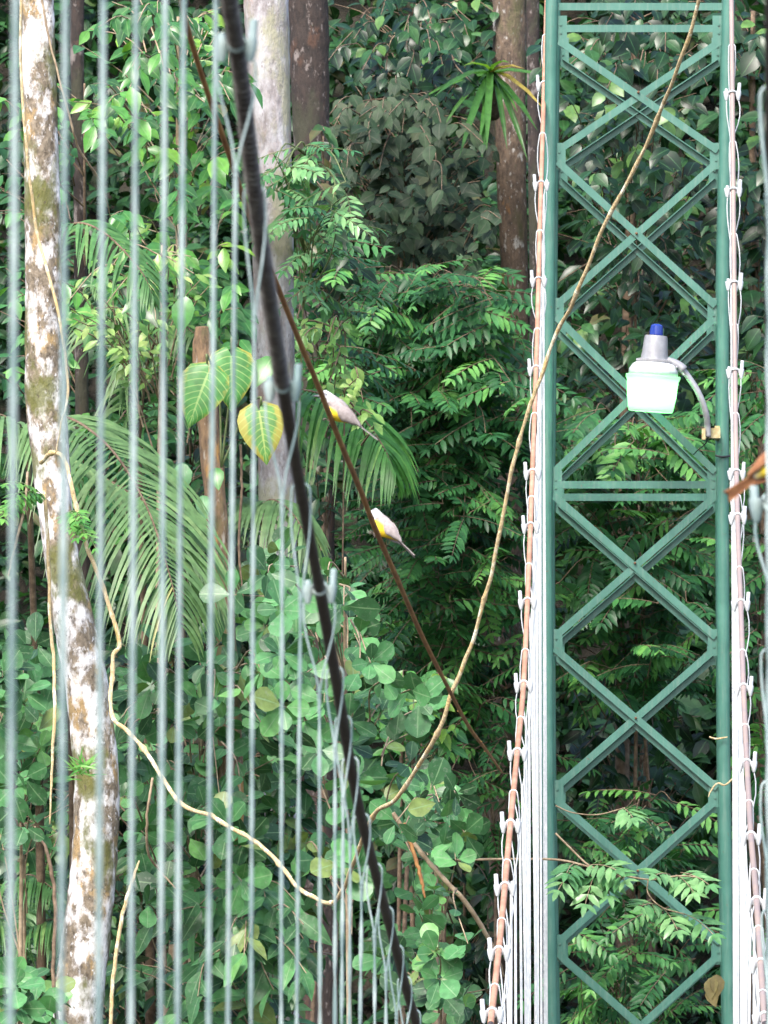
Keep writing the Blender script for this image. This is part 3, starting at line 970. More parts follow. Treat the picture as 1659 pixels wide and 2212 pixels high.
palm('dark fine leaved palm in the lower left corner behind the corner shrub', (at(40, 2100, 35.6).x, 35.6),
     [dict(pts=[(30, 2080, 35.6), (20, 1950, 35.5), (60, 1890, 35.4), (130, 1930, 35.3)], leaflet=0.34, sag=0.7, n=40),
      dict(pts=[(30, 2080, 35.6), (-10, 1990, 35.5), (-60, 1960, 35.4), (-100, 2000, 35.3)], leaflet=0.34, sag=0.7, n=34),
      dict(pts=[(30, 2120, 35.6), (70, 2010, 35.5), (130, 1990, 35.4), (180, 2060, 35.3)], leaflet=0.3, sag=0.7, n=34)], 'palm', width=0.016)

# --- philodendron on the stump: each big leaf its own part
ph = tag(empty('philodendron', at(470, 1000, 35.1)), 'climbing plant with big yellow edged heart leaves on the stump', 'climbing plant')
for (cx, cy, Y, tipx, tipy, size, mat) in ((450, 806, 34.7, 408, 908, 0.29, 'philo'), (500, 770, 34.9, 502, 872, 0.28, 'philo'), (560, 888, 34.5, 574, 985, 0.27, 'philo_yellow'),
                                           (466, 1010, 34.8, 470, 1050, 0.13, 'ellip'), (590, 770, 35.0, 560, 810, 0.2, 'ellip'), (394, 1000, 34.4, 392, 1060, 0.17, 'clusia'),
                                           (402, 640, 35.0, 384, 720, 0.2, 'ellip'), (438, 1070, 34.6, 442, 1110, 0.14, 'clusia')):
    a, b = np.array(at(cx, cy, Y)), np.array(at(tipx, tipy, Y - 0.08))
    L = Leaves()
    T = T_HEART if size > 0.26 else T_BROAD
    L.put(T, a, b - a, CAMW * 1.0 + UP * 0.35 + RNG.normal(0, 0.12, 3), size, 1.0, 0.6)
    lo_ = L.build('leaf', M[mat], ph)
    if mat == 'philo_yellow':
        lo_['label'] = 'yellowing heart leaf with green veins'
S = MB()
for (cx, cy, Y) in ((448, 790, 34.72), (500, 755, 34.92), (562, 880, 34.52)):
    S.tube([Vector(c) for c in spline([np.array(at(478, 1010, 35.15)), np.array(at((cx + 478) / 2 + 10, (cy + 900) / 2, 35.1)), np.array(at(cx, cy - 22, Y)), np.array(at(cx, cy, Y))], 16)], 0.006, 6)
S.build('stem', M['green_stem'], ph)

# --- bromeliad on the mossy trunk
bl = tag(empty('bromeliad', at(1062, 150, 45.6)), 'spiky strap leaved bromeliad sitting on the mossy brown trunk', 'bromeliad')
L = Leaves()
T_STRAP = leaf_template([(0, 0), (0.08, 0.045), (0.35, 0.052), (0.7, 0.042), (1.0, 0)], 0.25, 0.25)
c = np.array(at(1062, 160, 45.5))
for (tx, ty, r_) in ((920, 208, 0.55), (975, 268, 0.4), (1000, 300, 0.3), (1055, 355, 0.6), (1053, 300, 0.5), (1110, 240, 0.35), (1150, 255, 0.2), (1125, 320, 0.3), (1085, 300, 0.2),
                     (1180, 160, 0.5), (1010, 130, 0.8), (960, 185, 0.3), (1040, 330, 0.2), (1125, 130, 0.98), (1095, 115, 0.7), (1160, 215, 0.97), (1030, 270, 0.45)):
    b = np.array(at(tx, ty, 45.2 - RNG.uniform(0, 0.5)))
    L.put(T_STRAP, c + RNG.normal(0, 0.02, 3), b - c + UP * 0.12, UP * 0.8 + CAMW * 0.8, np.linalg.norm(b - c) * 0.98, 0.55 if r_ < 0.9 else 0.4, r_)
L.build('leaves', M['brom'], bl)
S = MB().tube([Vector(q) for q in spline([c + np.array((0, 0.25, -0.25)), c + np.array((0, 0.1, -0.1)), c], 8)], [0.05, 0.06, 0.06, 0.06, 0.055, 0.05, 0.045, 0.03], 10)
S.build('rootstock', M['bark_mid'], bl)

# --- middle and right: feathery bushes, dark broad leaves
PIN = dict(kind='pinnate', stem_r=0.018, br=0.005)
plant('bush', 'feathery bush with layered sprays just below the hanging roots', 'bush', [(800, 640, 130, 60), (940, 640, 150, 70), (1060, 690, 90, 60), (760, 740, 90, 70)], 43.2, 45.2,
      70, mat='pinnate', size=0.115, per=3, llen=0.42, pairs=8, **PIN)
plant('bush', 'feathery bush with drooping sprays right of the left bird', 'bush', [(860, 800, 130, 70), (1000, 800, 140, 80), (920, 900, 150, 80), (1080, 880, 80, 80)], 43, 45.2,
      84, mat='pinnate', size=0.115, per=3, llen=0.42, pairs=8, **PIN)
plant('bush', 'feathery bush behind the right bird', 'bush', [(860, 1060, 120, 80), (980, 1040, 140, 90), (1060, 1130, 110, 90), (920, 1180, 130, 80)], 43, 45.4,
      96, mat='pinnate', size=0.085, per=3, llen=0.40, pairs=11, **PIN)
plant('bush', 'feathery bush right of the stick below the right bird', 'bush', [(940, 1340, 130, 100), (1060, 1330, 110, 110), (860, 1350, 90, 90), (1010, 1460, 130, 70)], 43.2, 45.6,
      84, mat='pinnate', size=0.11, per=3, llen=0.36, pairs=6, **PIN)
plant('bush', 'small bright leaved bush where the liana meets the stick', 'bush', [(900, 1500, 80, 50), (960, 1560, 60, 40), (840, 1540, 50, 40)], 40.5, 41.5,
      20, 'ellip', 'ellip', 0.13, 7)
plant('bush', 'sparse feathery bush behind the orange cable near the bottom', 'bush', [(1060, 1700, 80, 60), (1120, 1620, 80, 90), (1010, 1640, 80, 80)], 43.2, 45,
      22, mat='pinnate', size=0.10, per=2, llen=0.34, pairs=7, **PIN)
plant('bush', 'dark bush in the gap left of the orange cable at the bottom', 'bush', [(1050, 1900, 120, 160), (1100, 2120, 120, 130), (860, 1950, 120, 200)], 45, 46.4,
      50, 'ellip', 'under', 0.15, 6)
plant('shrub', 'dusty grey green leaved shrub left of the bromeliad', 'shrub', [(840, 260, 130, 90), (960, 330, 110, 100), (820, 420, 150, 90), (980, 480, 110, 90), (740, 300, 60, 60)], 44, 47,
      230, 'broad', 'dusty', 0.13, 5)
plant('shrub', 'dark broad leaved shrub at the top between the brown trunks', 'shrub', [(820, 80, 130, 110), (980, 80, 110, 90), (900, 160, 150, 60)], 45, 48,
      80, 'broad', 'broad', 0.14, 5)
plant('tree', 'leafy tree with shiny dark round leaves behind the top of the green tower', 'tree', [(1290, 120, 130, 150), (1450, 110, 130, 140), (1290, 330, 100, 110), (1450, 330, 120, 120)], 43.5, 47,
      110, 'broad', 'broad', 0.155, 5, stem_r=0.06, part='crown')
plant('tree', 'leafy tree with shiny leaves right of the green tower at the top', 'tree', [(1620, 120, 80, 160), (1620, 420, 80, 150), (1640, 640, 70, 120)], 43.5, 46.5,
      56, 'broad', 'broad', 0.18, 5, stem_r=0.05, part='crown')
plant('shrub', 'dark narrow leaved shrub behind the lamp', 'shrub', [(1280, 560, 110, 130), (1460, 560, 100, 130), (1300, 780, 110, 110), (1450, 800, 100, 130)], 44.5, 47.5,
      100, 'ellip', 'broad', 0.165, 5)
plant('bush', 'feathery bush inside the tower frame just below the lamp', 'bush', [(1300, 960, 110, 80), (1440, 960, 110, 80), (1300, 1090, 110, 60), (1460, 1120, 90, 80)], 43.2, 45.5,
      60, mat='pinnate', size=0.12, per=2, llen=0.42, pairs=9, **PIN)
plant('bush', 'feathery bush inside the tower frame under the middle crossbar', 'bush', [(1290, 1230, 110, 70), (1440, 1240, 110, 80), (1280, 1390, 100, 70), (1470, 1370, 80, 90)], 43.2, 45.5,
      54, mat='pinnate', size=0.12, per=2, llen=0.42, pairs=9, **PIN)
plant('bush', 'dark sparse bush inside the lower tower frame', 'bush', [(1380, 1560, 160, 110), (1300, 1640, 100, 80), (1480, 1620, 80, 100)], 45, 46.8,
      36, 'ellip', 'under', 0.17, 6)
plant('bush', 'feathery bush inside the tower frame at the bottom', 'bush', [(1300, 1780, 110, 90), (1460, 1760, 90, 100), (1300, 2030, 100, 120), (1460, 2050, 100, 130), (1380, 2140, 150, 60)], 43, 45.5,
      76, mat='pinnate', size=0.105, per=2, llen=0.4, pairs=8, **PIN)
plant('bush', 'feathery bush right of the right cable', 'bush', [(1630, 900, 60, 120), (1640, 1250, 60, 150), (1650, 1600, 60, 150), (1650, 1950, 60, 150)], 43, 46,
      50, mat='pinnate', size=0.115, per=2, llen=0.4, pairs=8, **PIN)

plant('bush', 'feathery bush hiding the foot of the dark reddish trunk above the left bird', 'bush', [(700, 600, 60, 60), (690, 720, 50, 60), (720, 780, 60, 40)], 41, 42.4,
      22, mat='pinnate', size=0.105, per=3, llen=0.36, pairs=7, **PIN)
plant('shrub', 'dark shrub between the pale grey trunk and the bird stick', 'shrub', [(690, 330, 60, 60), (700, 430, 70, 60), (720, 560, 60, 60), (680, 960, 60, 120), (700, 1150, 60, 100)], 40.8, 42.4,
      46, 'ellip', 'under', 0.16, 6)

# far undergrowth on the hillside: a mass nobody could count
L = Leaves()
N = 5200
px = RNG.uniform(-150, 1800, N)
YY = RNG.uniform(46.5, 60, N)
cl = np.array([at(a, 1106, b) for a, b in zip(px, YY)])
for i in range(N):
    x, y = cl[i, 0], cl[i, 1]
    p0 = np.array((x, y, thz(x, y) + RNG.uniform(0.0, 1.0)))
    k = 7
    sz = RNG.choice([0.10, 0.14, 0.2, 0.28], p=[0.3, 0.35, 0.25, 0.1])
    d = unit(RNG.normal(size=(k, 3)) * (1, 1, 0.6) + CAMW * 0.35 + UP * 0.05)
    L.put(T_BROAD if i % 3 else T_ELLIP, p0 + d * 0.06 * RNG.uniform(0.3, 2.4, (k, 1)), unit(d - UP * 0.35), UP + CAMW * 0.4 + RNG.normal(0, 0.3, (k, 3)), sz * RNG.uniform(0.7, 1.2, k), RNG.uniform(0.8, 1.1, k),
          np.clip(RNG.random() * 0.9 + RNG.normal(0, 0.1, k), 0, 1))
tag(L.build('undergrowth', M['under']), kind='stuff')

# --- branch in front of the tower foot
br = tag(empty('branch', at(1000, 1856, 38.6)), 'thin branch with drooping feathery leaves crossing in front of the lower tower', 'branch')
S, L = MB(), Leaves()
bp = pxpath([(985, 1858, 38.9), (1100, 1856, 38.8), (1210, 1858, 38.7), (1300, 1880, 38.6), (1400, 1900, 38.6), (1470, 1892, 38.5), (1540, 1900, 38.5)], 40)
S.tube(bp, np.linspace(0.008, 0.004, 40), 6)
S.tube(pxpath([(1200, 1800, 38.7), (1235, 1835, 38.7), (1270, 1868, 38.65), (1300, 1880, 38.6)], 14), 0.006, 6)
S.tube(pxpath([(1200, 1740, 38.7), (1235, 1755, 38.7), (1290, 1760, 38.7), (1350, 1745, 38.7)], 14), 0.004, 5)
S.tube(pxpath([(1400, 1900, 38.6), (1400, 1930, 38.6), (1430, 1960, 38.5), (1480, 1975, 38.5)], 14), 0.004, 5)
for (ax_, ay, tx, ty, ln, rn) in ((1250, 1868, 1200, 1900, 0.30, 0.7), (1290, 1876, 1260, 1935, 0.3, 0.8), (1270, 1870, 1350, 1850, 0.28, 0.75), (1300, 1880, 1370, 1880, 0.25, 0.7),
                                  (1450, 1892, 1400, 1860, 0.22, 0.95), (1460, 1890, 1510, 1910, 0.26, 0.9), (1470, 1885, 1560, 1890, 0.26, 0.7), (1420, 1955, 1360, 1930, 0.2, 0.85),
                                  (1430, 1960, 1470, 1990, 0.28, 0.9), (1480, 1975, 1560, 2000, 0.28, 0.75), (1345, 1745, 1390, 1760, 0.16, 0.9), (1240, 1866, 1215, 1870, 0.2, 0.6),
                                  (1300, 1885, 1330, 1940, 0.2, 0.7)):
    a = np.array(at(ax_, ay, 38.6)); b = np.array(at(tx, ty, 38.3))
    pinnate(L, a, b - a, UP + CAMW * 1.1, ln, 5, 0.12, 0.45, rnd0=rn, stem=S, wid=1.15)
L.build('leaves', M['pinnate_pale'].copy() if False else M['pinnate_shine'], br)
S.build('twig', M['pale_twig'], br)
dl = Leaves()
for (ax_, ay, tx, ty) in ((1540, 2110, 1528, 2165), (1548, 2105, 1552, 2160), (1536, 2130, 1540, 2170)):
    a = np.array(at(ax_, ay, 38.9)); b = np.array(at(tx, ty, 38.8))
    dl.put(T_BROAD, a, b - a, CAMW + RNG.normal(0, 0.4, 3), 0.14, 1, RNG.random())
tag(dl.build('dead_leaves', M['dead']), 'curled brown dead leaves hanging by the right tower leg at the bottom', 'leaves')

# ------------------------------------------------------------------ tower
TY = 40.0
tw = empty('tower', (at(1380, 2400, TY).x, TY + 0.3, 0))
tag(tw, 'green painted lattice steel tower of the footbridge', 'tower')
DEP = 0.82


def legx(side, py):
    if side == 0:
        return float(np.interp(py, [-200, 0, 553, 1106, 1659, 2212, 2400], [1196, 1192, 1186, 1180, 1183, 1192, 1196]))
    return float(np.interp(py, [-200, 0, 553, 1106, 1659, 2212, 2400], [1578, 1574, 1562, 1561, 1564, 1575, 1579]))


LR = wpx(28, TY) / 2
for side in (0, 1):
    for bk in (0, 1):
        P = []
        for py in list(range(-120, 2330, 70)):
            q = at(legx(side, py), py, TY)
            P.append(q + Vector((0, bk * DEP, 0)))
        q = P[-1]
        P.append(Vector((q.x, q.y, -0.3)))
        lg = MB().tube(P, LR, 20).build('leg', M['paint'], tw, origin=P[-1])


def angle_bar(a, b, w, flip=1, out=-1):
    """steel angle section from a to b: one leg in the tower face, the other turned inward"""
    a, b = Vector(a), Vector(b)
    d = (b - a).normalized()
    n = Vector((0, out, 0))
    s = d.cross(n).normalized() * flip
    if s.z < 0:
        s = -s
    t = 0.006
    prof = [s * w / 2 + n * 0, -s * w / 2 + n * 0, -s * w / 2 + n * -t, s * (w / 2 - t) + n * -t, s * (w / 2 - t) + n * -w, s * w / 2 + n * -w]
    V = [a + q for q in prof] + [b + q for q in prof]
    k = len(prof)
    F = [(i, (i + 1) % k, (i + 1) % k + k, i + k) for i in range(k)] + [tuple(range(k))[::-1], tuple(range(k, 2 * k))]
    return V, F


BW = wpx(15.5, TY)
rows_ = [62, 337, 672, 1045, 1388, 1714, 2048, 2385]
for bk in (0, 1):
    off = Vector((0, bk * DEP, 0))
    yb = TY - (LR * 0.25 if bk == 0 else -LR * 0.3)
    for i in range(len(rows_) - 1):
        for (s0, s1, k) in ((0, 1, 0), (1, 0, 1)):
            ins = 16
            x0 = legx(s0, rows_[i]) + (ins if s0 == 0 else -ins)
            x1 = legx(s1, rows_[i + 1]) + (ins if s1 == 0 else -ins)
            top, bot = 12, -12
            if i in (0, 3):
                top = 26
            if i == 2:
                bot = -26
            a = at(x0, rows_[i] + top, yb) + off + Vector((0, 0.012 * k, 0))
            b = at(x1, rows_[i + 1] + bot, yb) + off + Vector((0, 0.012 * k, 0))
            m_ = MB()
            m_.add(*angle_bar(a, b, BW * (1 if bk == 0 else 0.95), 1, -1 if bk == 0 else 1))
            m_.build('brace', M['paint'], tw, smooth=False)
    for py in (14, 1047):
        a = at(legx(0, py) + 6, py, TY) + off + Vector((0, 0.004, 0))
        b = at(legx(1, py) - 6, py, TY) + off + Vector((0, 0.004, 0))
        MB().add(*angle_bar(a, b, BW * 1.05, 1, -1)).build('crossbar', M['paint'], tw, smooth=False)
    # gusset plates
    for py in rows_[:-1]:
        for side in (0, 1):
            cx = legx(side, py) + (20 if side == 0 else -20)
            q = at(cx, py, TY) + off + Vector((0, 0.006 if bk == 0 else 0.02, 0))
            gp = MB().box(q, wpx(27, TY), 0.006, wpx(58, TY))
            for dz in (-9, 9):
                gp.box(q + Vector((0, -0.006, wpx(dz, TY))), 0.012, 0.008, 0.012)
            gp.build('gusset_plate', M['paint'], tw, smooth=False)
# side struts between front and back legs
for side in (0, 1):
    for i in range(len(rows_) - 1):
        a = at(legx(side, rows_[i]), rows_[i], TY)
        b = at(legx(side, rows_[i + 1]), rows_[i + 1], TY) + Vector((0, DEP, 0))
        if i % 2:
            a = at(legx(side, rows_[i]), rows_[i], TY) + Vector((0, DEP, 0))
            b = at(legx(side, rows_[i + 1]), rows_[i + 1], TY)
        MB().tube([a, b], 0.012, 6).build('side_brace', M['paint'], tw)
# bolts on the crossings
c = MB()
for i in range(len(rows_) - 1):
    q = at((legx(0, rows_[i]) + legx(1, rows_[i + 1])) / 2, (rows_[i] + rows_[i + 1]) / 2, TY - LR * 0.25 - 0.004)
    c.lathe([(0.008, 0), (0.008, 0.010), (0.004, 0.013)], Matrix.Translation(q) @ Matrix.Rotation(R(90), 4, 'X'), 6)
c.build('crossing_bolts', M['rust'], tw, smooth=False)

tag(MB().tube(pxpath([(1545, 984, TY - 0.045), (1560, 987, TY - 0.05), (1577, 985, TY - 0.03)], 8), 0.006, 6).build('cable_tie', M['black_plastic'], origin=at(1560, 985, TY)),
    'black strap tied round the right tower leg below the lamp', 'strap')
vine('short pale tendril curling across the right tower leg', [(1600, 1662, 38.6), (1580, 1685, 38.6), (1565, 1696, 38.6), (1550, 1692, 38.6), (1536, 1708, 38.6), (1530, 1722, 38.6)], 4, 'vine', 24, 'tendril', 'tendril', 0.001)
vine('tiny yellow twig stuck to the right tower leg', [(1532, 1592, TY - 0.06), (1548, 1596, TY - 0.06), (1572, 1592, TY - 0.06)], 4, 'vine', 10, 'twig', 'twig', 0.0005)

# ------------------------------------------------------------------ yard lamp on the tower
LY = 39.55
PX = LY / FPX
lc = at(1411, 900, LY)
lamp = tag(empty('lamp', at(1546, 938, LY + 0.2)), 'grey yard lamp with white bowl and blue sensor cap on the tower', 'lamp')
tilt = Matrix.Rotation(R(4.5), 4, 'Y') @ Matrix.Rotation(R(4), 4, 'X')
B0 = Matrix.Translation(at(1405, 890, LY)) @ tilt


def lz(prof):
    return [(r * PX, z * PX) for r, z in prof]


MB().lathe(lz([(40, 1), (47, 0.5), (49, 4), (53, 30), (56, 68), (59, 74), (59, 80), (56, 80), (54, 70), (47, 6), (40, 4)]), B0, 48).build('lens', M['lens'], lamp)
MB().lathe(lz([(14, 26), (26, 30), (34, 40), (37, 54), (33, 68), (26, 72)]), B0, 24).build('bulb', M['bulb'], lamp)
MB().lathe(lz([(54, 80), (53, 92), (46, 103), (36, 109), (34, 109)]), B0, 48).build('reflector', M['galv'], lamp)
hs = MB().lathe(lz([(34, 108), (38, 109), (38, 114), (30, 116), (28, 130), (25.5, 160), (24, 166), (16, 167)]), B0, 40).build('housing', M['lamp_grey'], lamp)
smooth_by_angle(hs)
fb = MB()
for k in range(40):
    a = 2 * math.pi * k / 40
    fb.box(B0 @ Vector((38.5 * PX * math.cos(a), 38.5 * PX * math.sin(a), 111.5 * PX)), 2.2 * PX, 2.2 * PX, 5 * PX)
fb.build('cooling_fins', M['lamp_grey'], hs, smooth=False)
bc = MB().lathe(lz([(13.5, 167), (14.8, 168), (14.4, 179), (13, 188), (9, 191), (4, 192)]), B0, 32).build('photocell', M['blue'], lamp)
smooth_by_angle(bc)
arm = pxpath([(1432, 783, LY), (1452, 784, LY), (1472, 796, LY), (1495, 826, LY), (1513, 858, LY), (1525, 894, LY + 0.02), (1528, 920, LY + 0.05), (1529, 944, LY + 0.06)], 40)
ao = MB().tube(arm, wpx(14, LY) / 2, 16).build('arm', M['lamp_grey'], lamp)
sb = MB()
sb.tube(pxpath([(1438, 780, LY - 0.02), (1462, 788, LY - 0.02), (1478, 800, LY - 0.02)], 8), wpx(21, LY) / 2, 12)
for q in (1446, 1462):
    sb.lathe([(0.008, 0), (0.008, 0.02), (0.004, 0.024)], Matrix.Translation(at(q, 786 + (q - 1446) * 0.5, LY - 0.045)) @ Matrix.Rotation(R(90), 4, 'X'), 8)
sb.build('socket_clamp', M['lamp_grey'], lamp)
bm_ = MB()
bm_.box(at(1538, 936, LY + 0.10), wpx(36, LY), 0.03, wpx(22, LY))
bm_.box(at(1520, 938, LY + 0.04), wpx(8, LY), 0.03, wpx(24, LY))
bm_.box(at(1549, 936, LY + 0.28), 0.03, 0.34, wpx(20, LY))
bm_.build('mount_bracket', M['brass'], lamp, smooth=False)
MB().tube(pxpath([(1530, 944, LY + 0.05), (1524, 958, LY + 0.1), (1508, 972, LY + 0.2), (1498, 982, LY + 0.35)], 16), 0.004, 6).build('power_lead', M['black_plastic'], lamp)

# ------------------------------------------------------------------ main cables
XL, XR = -0.684, 0.397
near_px = [(478, -140), (495, 0), (518, 150), (558, 480), (610, 830), (650, 1062), (690, 1270), (728, 1480), (770, 1720), (812, 1890), (850, 2030), (900, 2212)]
CL = [on_x(a, b, XL) for a, b in near_px]
far_px = [(1060, 2212), (1081, 2020), (1101, 1800), (1118, 1620), (1131, 1480), (1142, 1240), (1151, 1000), (1160, 740), (1166, 500), (1174, 230), (1181, 0), (1184, -120)]
FL_ = [on_x(a, b, XL) for a, b in far_px]
# near end continues up toward the near tower behind the photographer's left
d0 = (CL[0] - CL[1]).normalized()
pre = [CL[0] + d0 * 2.2 + Vector((0, 0, 0.35)), CL[0] + d0 * 1.0 + Vector((0, 0, 0.1))]
mid_ = [Vector((XL, 21.0, 1.6 + 0.10)), Vector((XL, 23.2, 1.6 + 0.05)), Vector((XL, 25.2, 1.6 + 0.14))]


def dens(pts, step):
    q = [Vector(p) for p in spline(pts, 400)]
    L = [0]
    for a, b in zip(q[:-1], q[1:]):
        L.append(L[-1] + (b - a).length)
    n = int(L[-1] / step) + 2
    s = np.linspace(0, L[-1], n)
    A = np.array(q)
    return [Vector((np.interp(x, L, A[:, 0]), np.interp(x, L, A[:, 1]), np.interp(x, L, A[:, 2]))) for x in s]


CR = 0.0135
ropeL = empty('suspension_cable', CL[-1])
tag(ropeL, 'left suspension cable, black and ribbed close by, orange where it climbs to the tower', 'cable')
k_split = 5
seg_a = dens(pre + CL[:k_split], 0.0032)
seg_b = dens(CL[k_split - 1:] + mid_ + FL_[:1], 0.03)
seg_c = dens(FL_, 0.03)
MB().tube(seg_a, [0.0118] * len(seg_a), 14).build('ribbed_sheath', M['cable_black'], ropeL)
hx_ = dens(pre[-1:] + CL[:k_split], 0.0011)
hp = []
for i, c in enumerate(hx_):
    tn = (hx_[min(i + 1, len(hx_) - 1)] - hx_[max(0, i - 1)]).normalized()
    n1 = Vector((1, 0, 0)).cross(tn).normalized()
    a = 2 * math.pi * i * 0.0011 / 0.019
    hp.append(c + (Vector((1, 0, 0)) * math.cos(a) + n1 * math.sin(a)) * 0.0122)
MB().tube(hp, 0.0030, 5, False).build('spiral_wrap', M['spiral'], ropeL)
MB().tube(seg_b, [float(np.interp(q.y, [12.3, 13.55, 13.6, 15.0, 20], [0.0118, 0.0108, 0.0122, 0.0118, 0.0125])) for q in seg_b], 14).build('black_sheath', M['cable_black'], ropeL)
MB().tube(seg_c, [0.0135] * len(seg_c), 14).build('orange_sheath', M['cable_orange'], ropeL)
right_far = [(1652, 2212), (1644, 2090), (1634, 1940), (1622, 1800), (1613, 1640), (1606, 1480), (1600, 1300), (1593, 1100), (1589, 900), (1586, 600), (1583, 300), (1580, 0), (1578, -120)]
FR_ = [on_x(a, b, XR) for a, b in right_far]
rn = [(1671, -200, 10.5), (1670, 0, 10.8), (1669, 480, 11.6), (1668, 830, 12.3), (1667, 1270, 13.6), (1666, 1720, 15.3), (1665, 2030, 17.4), (1664, 2212, 19.0)]
NR_ = [at(*q) for q in rn]
ropeR = empty('suspension_cable', FR_[0])
tag(ropeR, 'right suspension cable, greyish brown, climbing to the tower beside the right bundle', 'cable')
seg_r = dens(FR_, 0.03)
MB().tube(seg_r, [0.0135] * len(seg_r), 14).build('grey_sheath', M['cable_grey'], ropeR)
seg_rn = dens(NR_ + [Vector((0.34, 23, 1.68))] + FR_[:1], 0.03)
MB().tube(seg_rn, [0.013] * len(seg_rn), 14).build('black_sheath', M['cable_black'], ropeR)


def cable_at(seg, key, val):
    """point and tangent of a densified cable where screen py (key='py') or Y equals val"""
    best = None
    for i in range(len(seg) - 1):
        q = seg[i]
        if key == 'py':
            v = q - EYE
            s = 1106 - v.dot(_u) / v.dot(_f) * FPX
        else:
            s = q.y
        if best is None or abs(s - val) < best[0]:
            best = (abs(s - val), i)
    i = best[1]
    return seg[i], (seg[i + 1] - seg[max(0, i - 1)]).normalized()


def clamp_mesh(p, tan, stub, s=1.0):
    """band round the cable with a cup-shaped lug on each side and bolt stubs"""
    b = MB()
    f = tan if tan.y > 0 else -tan
    side = Vector((1, 0, 0))
    upn = side.cross(f).normalized()
    ring = []
    for k in range(25):
        a = 2 * math.pi * k / 24
        ring.append(p + (side * math.cos(a) + upn * math.sin(a)) * 0.0165 * s)
    b.tube(ring, 0.0052 * s, 6, False)
    for sg in (-1, 1):
        c = p + side * sg * 0.029 * s + Vector((0, 0, -0.004))
        b.lathe([(0.006 * s, -0.034 * s), (0.009 * s, -0.026 * s), (0.0135 * s, -0.008 * s), (0.0150 * s, 0.006 * s), (0.0150 * s, 0.011 * s), (0.011 * s, 0.011 * s), (0.010 * s, 0.004 * s)],
                Matrix.Translation(c), 14)
        if sg == stub:
            b.lathe([(0.0085 * s, 0.002), (0.0085 * s, 0.05 * s), (0.0065 * s, 0.052 * s)], Matrix.Translation(c + side * sg * 0.003) @ Matrix.Rotation(R(4 * sg), 4, 'Y'), 12)
        else:
            b.lathe([(0.0075 * s, 0.002), (0.0075 * s, 0.022 * s), (0.005 * s, 0.024 * s)], Matrix.Translation(c), 12)
    b.tube([p - side * 0.036 * s - Vector((0, 0, 0.002)), p + side * 0.036 * s - Vector((0, 0, 0.002))], 0.0042 * s, 8)
    return b


def strands(p, tan, zbot, near, clamp, sway, nodelen=0.16, wr=0.0030, xoff=0.0, tw=1.0):
    """twin wires: over the cable (or from the clamp lugs), joined at a node, then twisted together down to the deck"""
    b = MB()
    side = Vector((1, 0, 0))
    hw = 0.031 if clamp else 0.0175
    node = p + Vector((xoff, 0, -nodelen))
    zt = node.z
    pitch = 0.14
    ph0 = RNG.uniform(0, 6)
    bot = Vector((node.x + sway, node.y, zbot))
    step = pitch / 8 if near else 0.10
    n = max(8, int((zt - zbot) / step))
    for sg in (-1, 1):
        pts = []
        if clamp:
            pts.append(p + side * sg * hw + Vector((0, 0, -0.03)))
        else:
            for k in range(5):
                a = math.pi / 2 * (k / 4)
                pts.append(p + Vector((0, 0, 0.0165)) * math.cos(a) + side * sg * hw * math.sin(a))
        q0 = pts[-1]
        bow = (RNG.uniform(0.1, 0.6) * 0.012 if near else RNG.uniform(0.2, 1.2) * (0.018 if p.x < 0 else (0.008 if sg < 0 else 0.022))) * sg
        for k in range(1, 6):
            u = k / 5
            e = u * u * (3 - 2 * u)
            pts.append(Vector((q0.x * (1 - e) + (node.x + sg * wr * 0.9) * e + bow * math.sin(math.pi * u), q0.y * (1 - u) + node.y * u, q0.z * (1 - u) + node.z * u)))
        bowx = RNG.normal(0, 0.006)
        for k in range(1, n + 1):
            u = k / n
            c = node * (1 - u) + bot * u + Vector((0.5 * sway * math.sin(math.pi * u), 0, 0))
            a = ph0 * 0 + (u * (zt - zbot)) / pitch * 2 * math.pi / 2
            if near:
                rr = wr * (1.0 + 0.25 * noise.noise(Vector((c.z * 2, ph0, 0))))
                if c.y < 11:
                    a = 0.35 * math.sin(a * 0.3) + 0.6
                pts.append(c + Vector((math.cos(a) * sg * rr * 0.95, math.sin(a) * sg * rr * 0.95, 0)))
            else:
                pts.append(c + Vector((sg * wr * 0.9, 0, 0)))
        b.tube(pts, wr, 7 if near else 5, False)
    # bound knot at the node
    if near:
        kn = []
        for k in range(18):
            a = k / 17 * 4 * math.pi
            kn.append(node + Vector((math.cos(a) * wr * 2.0, math.sin(a) * wr * 2.0, -k / 17 * 0.02)))
        b.tube(kn, wr * 0.55, 5, False)
    return b


ORD = ['first', 'second', 'third', 'fourth', 'fifth', 'sixth', 'seventh', 'eighth', 'ninth', 'tenth', 'eleventh', 'twelfth', 'thirteenth', 'fourteenth', 'fifteenth', 'sixteenth', 'seventeenth']


def suspender(p, tan, near, clamp, label, group, stub=-1, sway=0.0, nodelen=0.16, wr=0.003, mat='galv', s=1.0, xoff=0.0):
    root = empty('suspender_wire', Vector((p.x, p.y, 0.05)))
    tag(root, label, 'suspender wire', group)
    strands(p, tan, 0.05, near, clamp, sway, nodelen, wr, xoff).build('twisted_wire', M[mat], root)
    if clamp:
        o = clamp_mesh(p, tan, stub, s).build('clamp', M[mat], root)
        smooth_by_angle(o, 40)
    return root


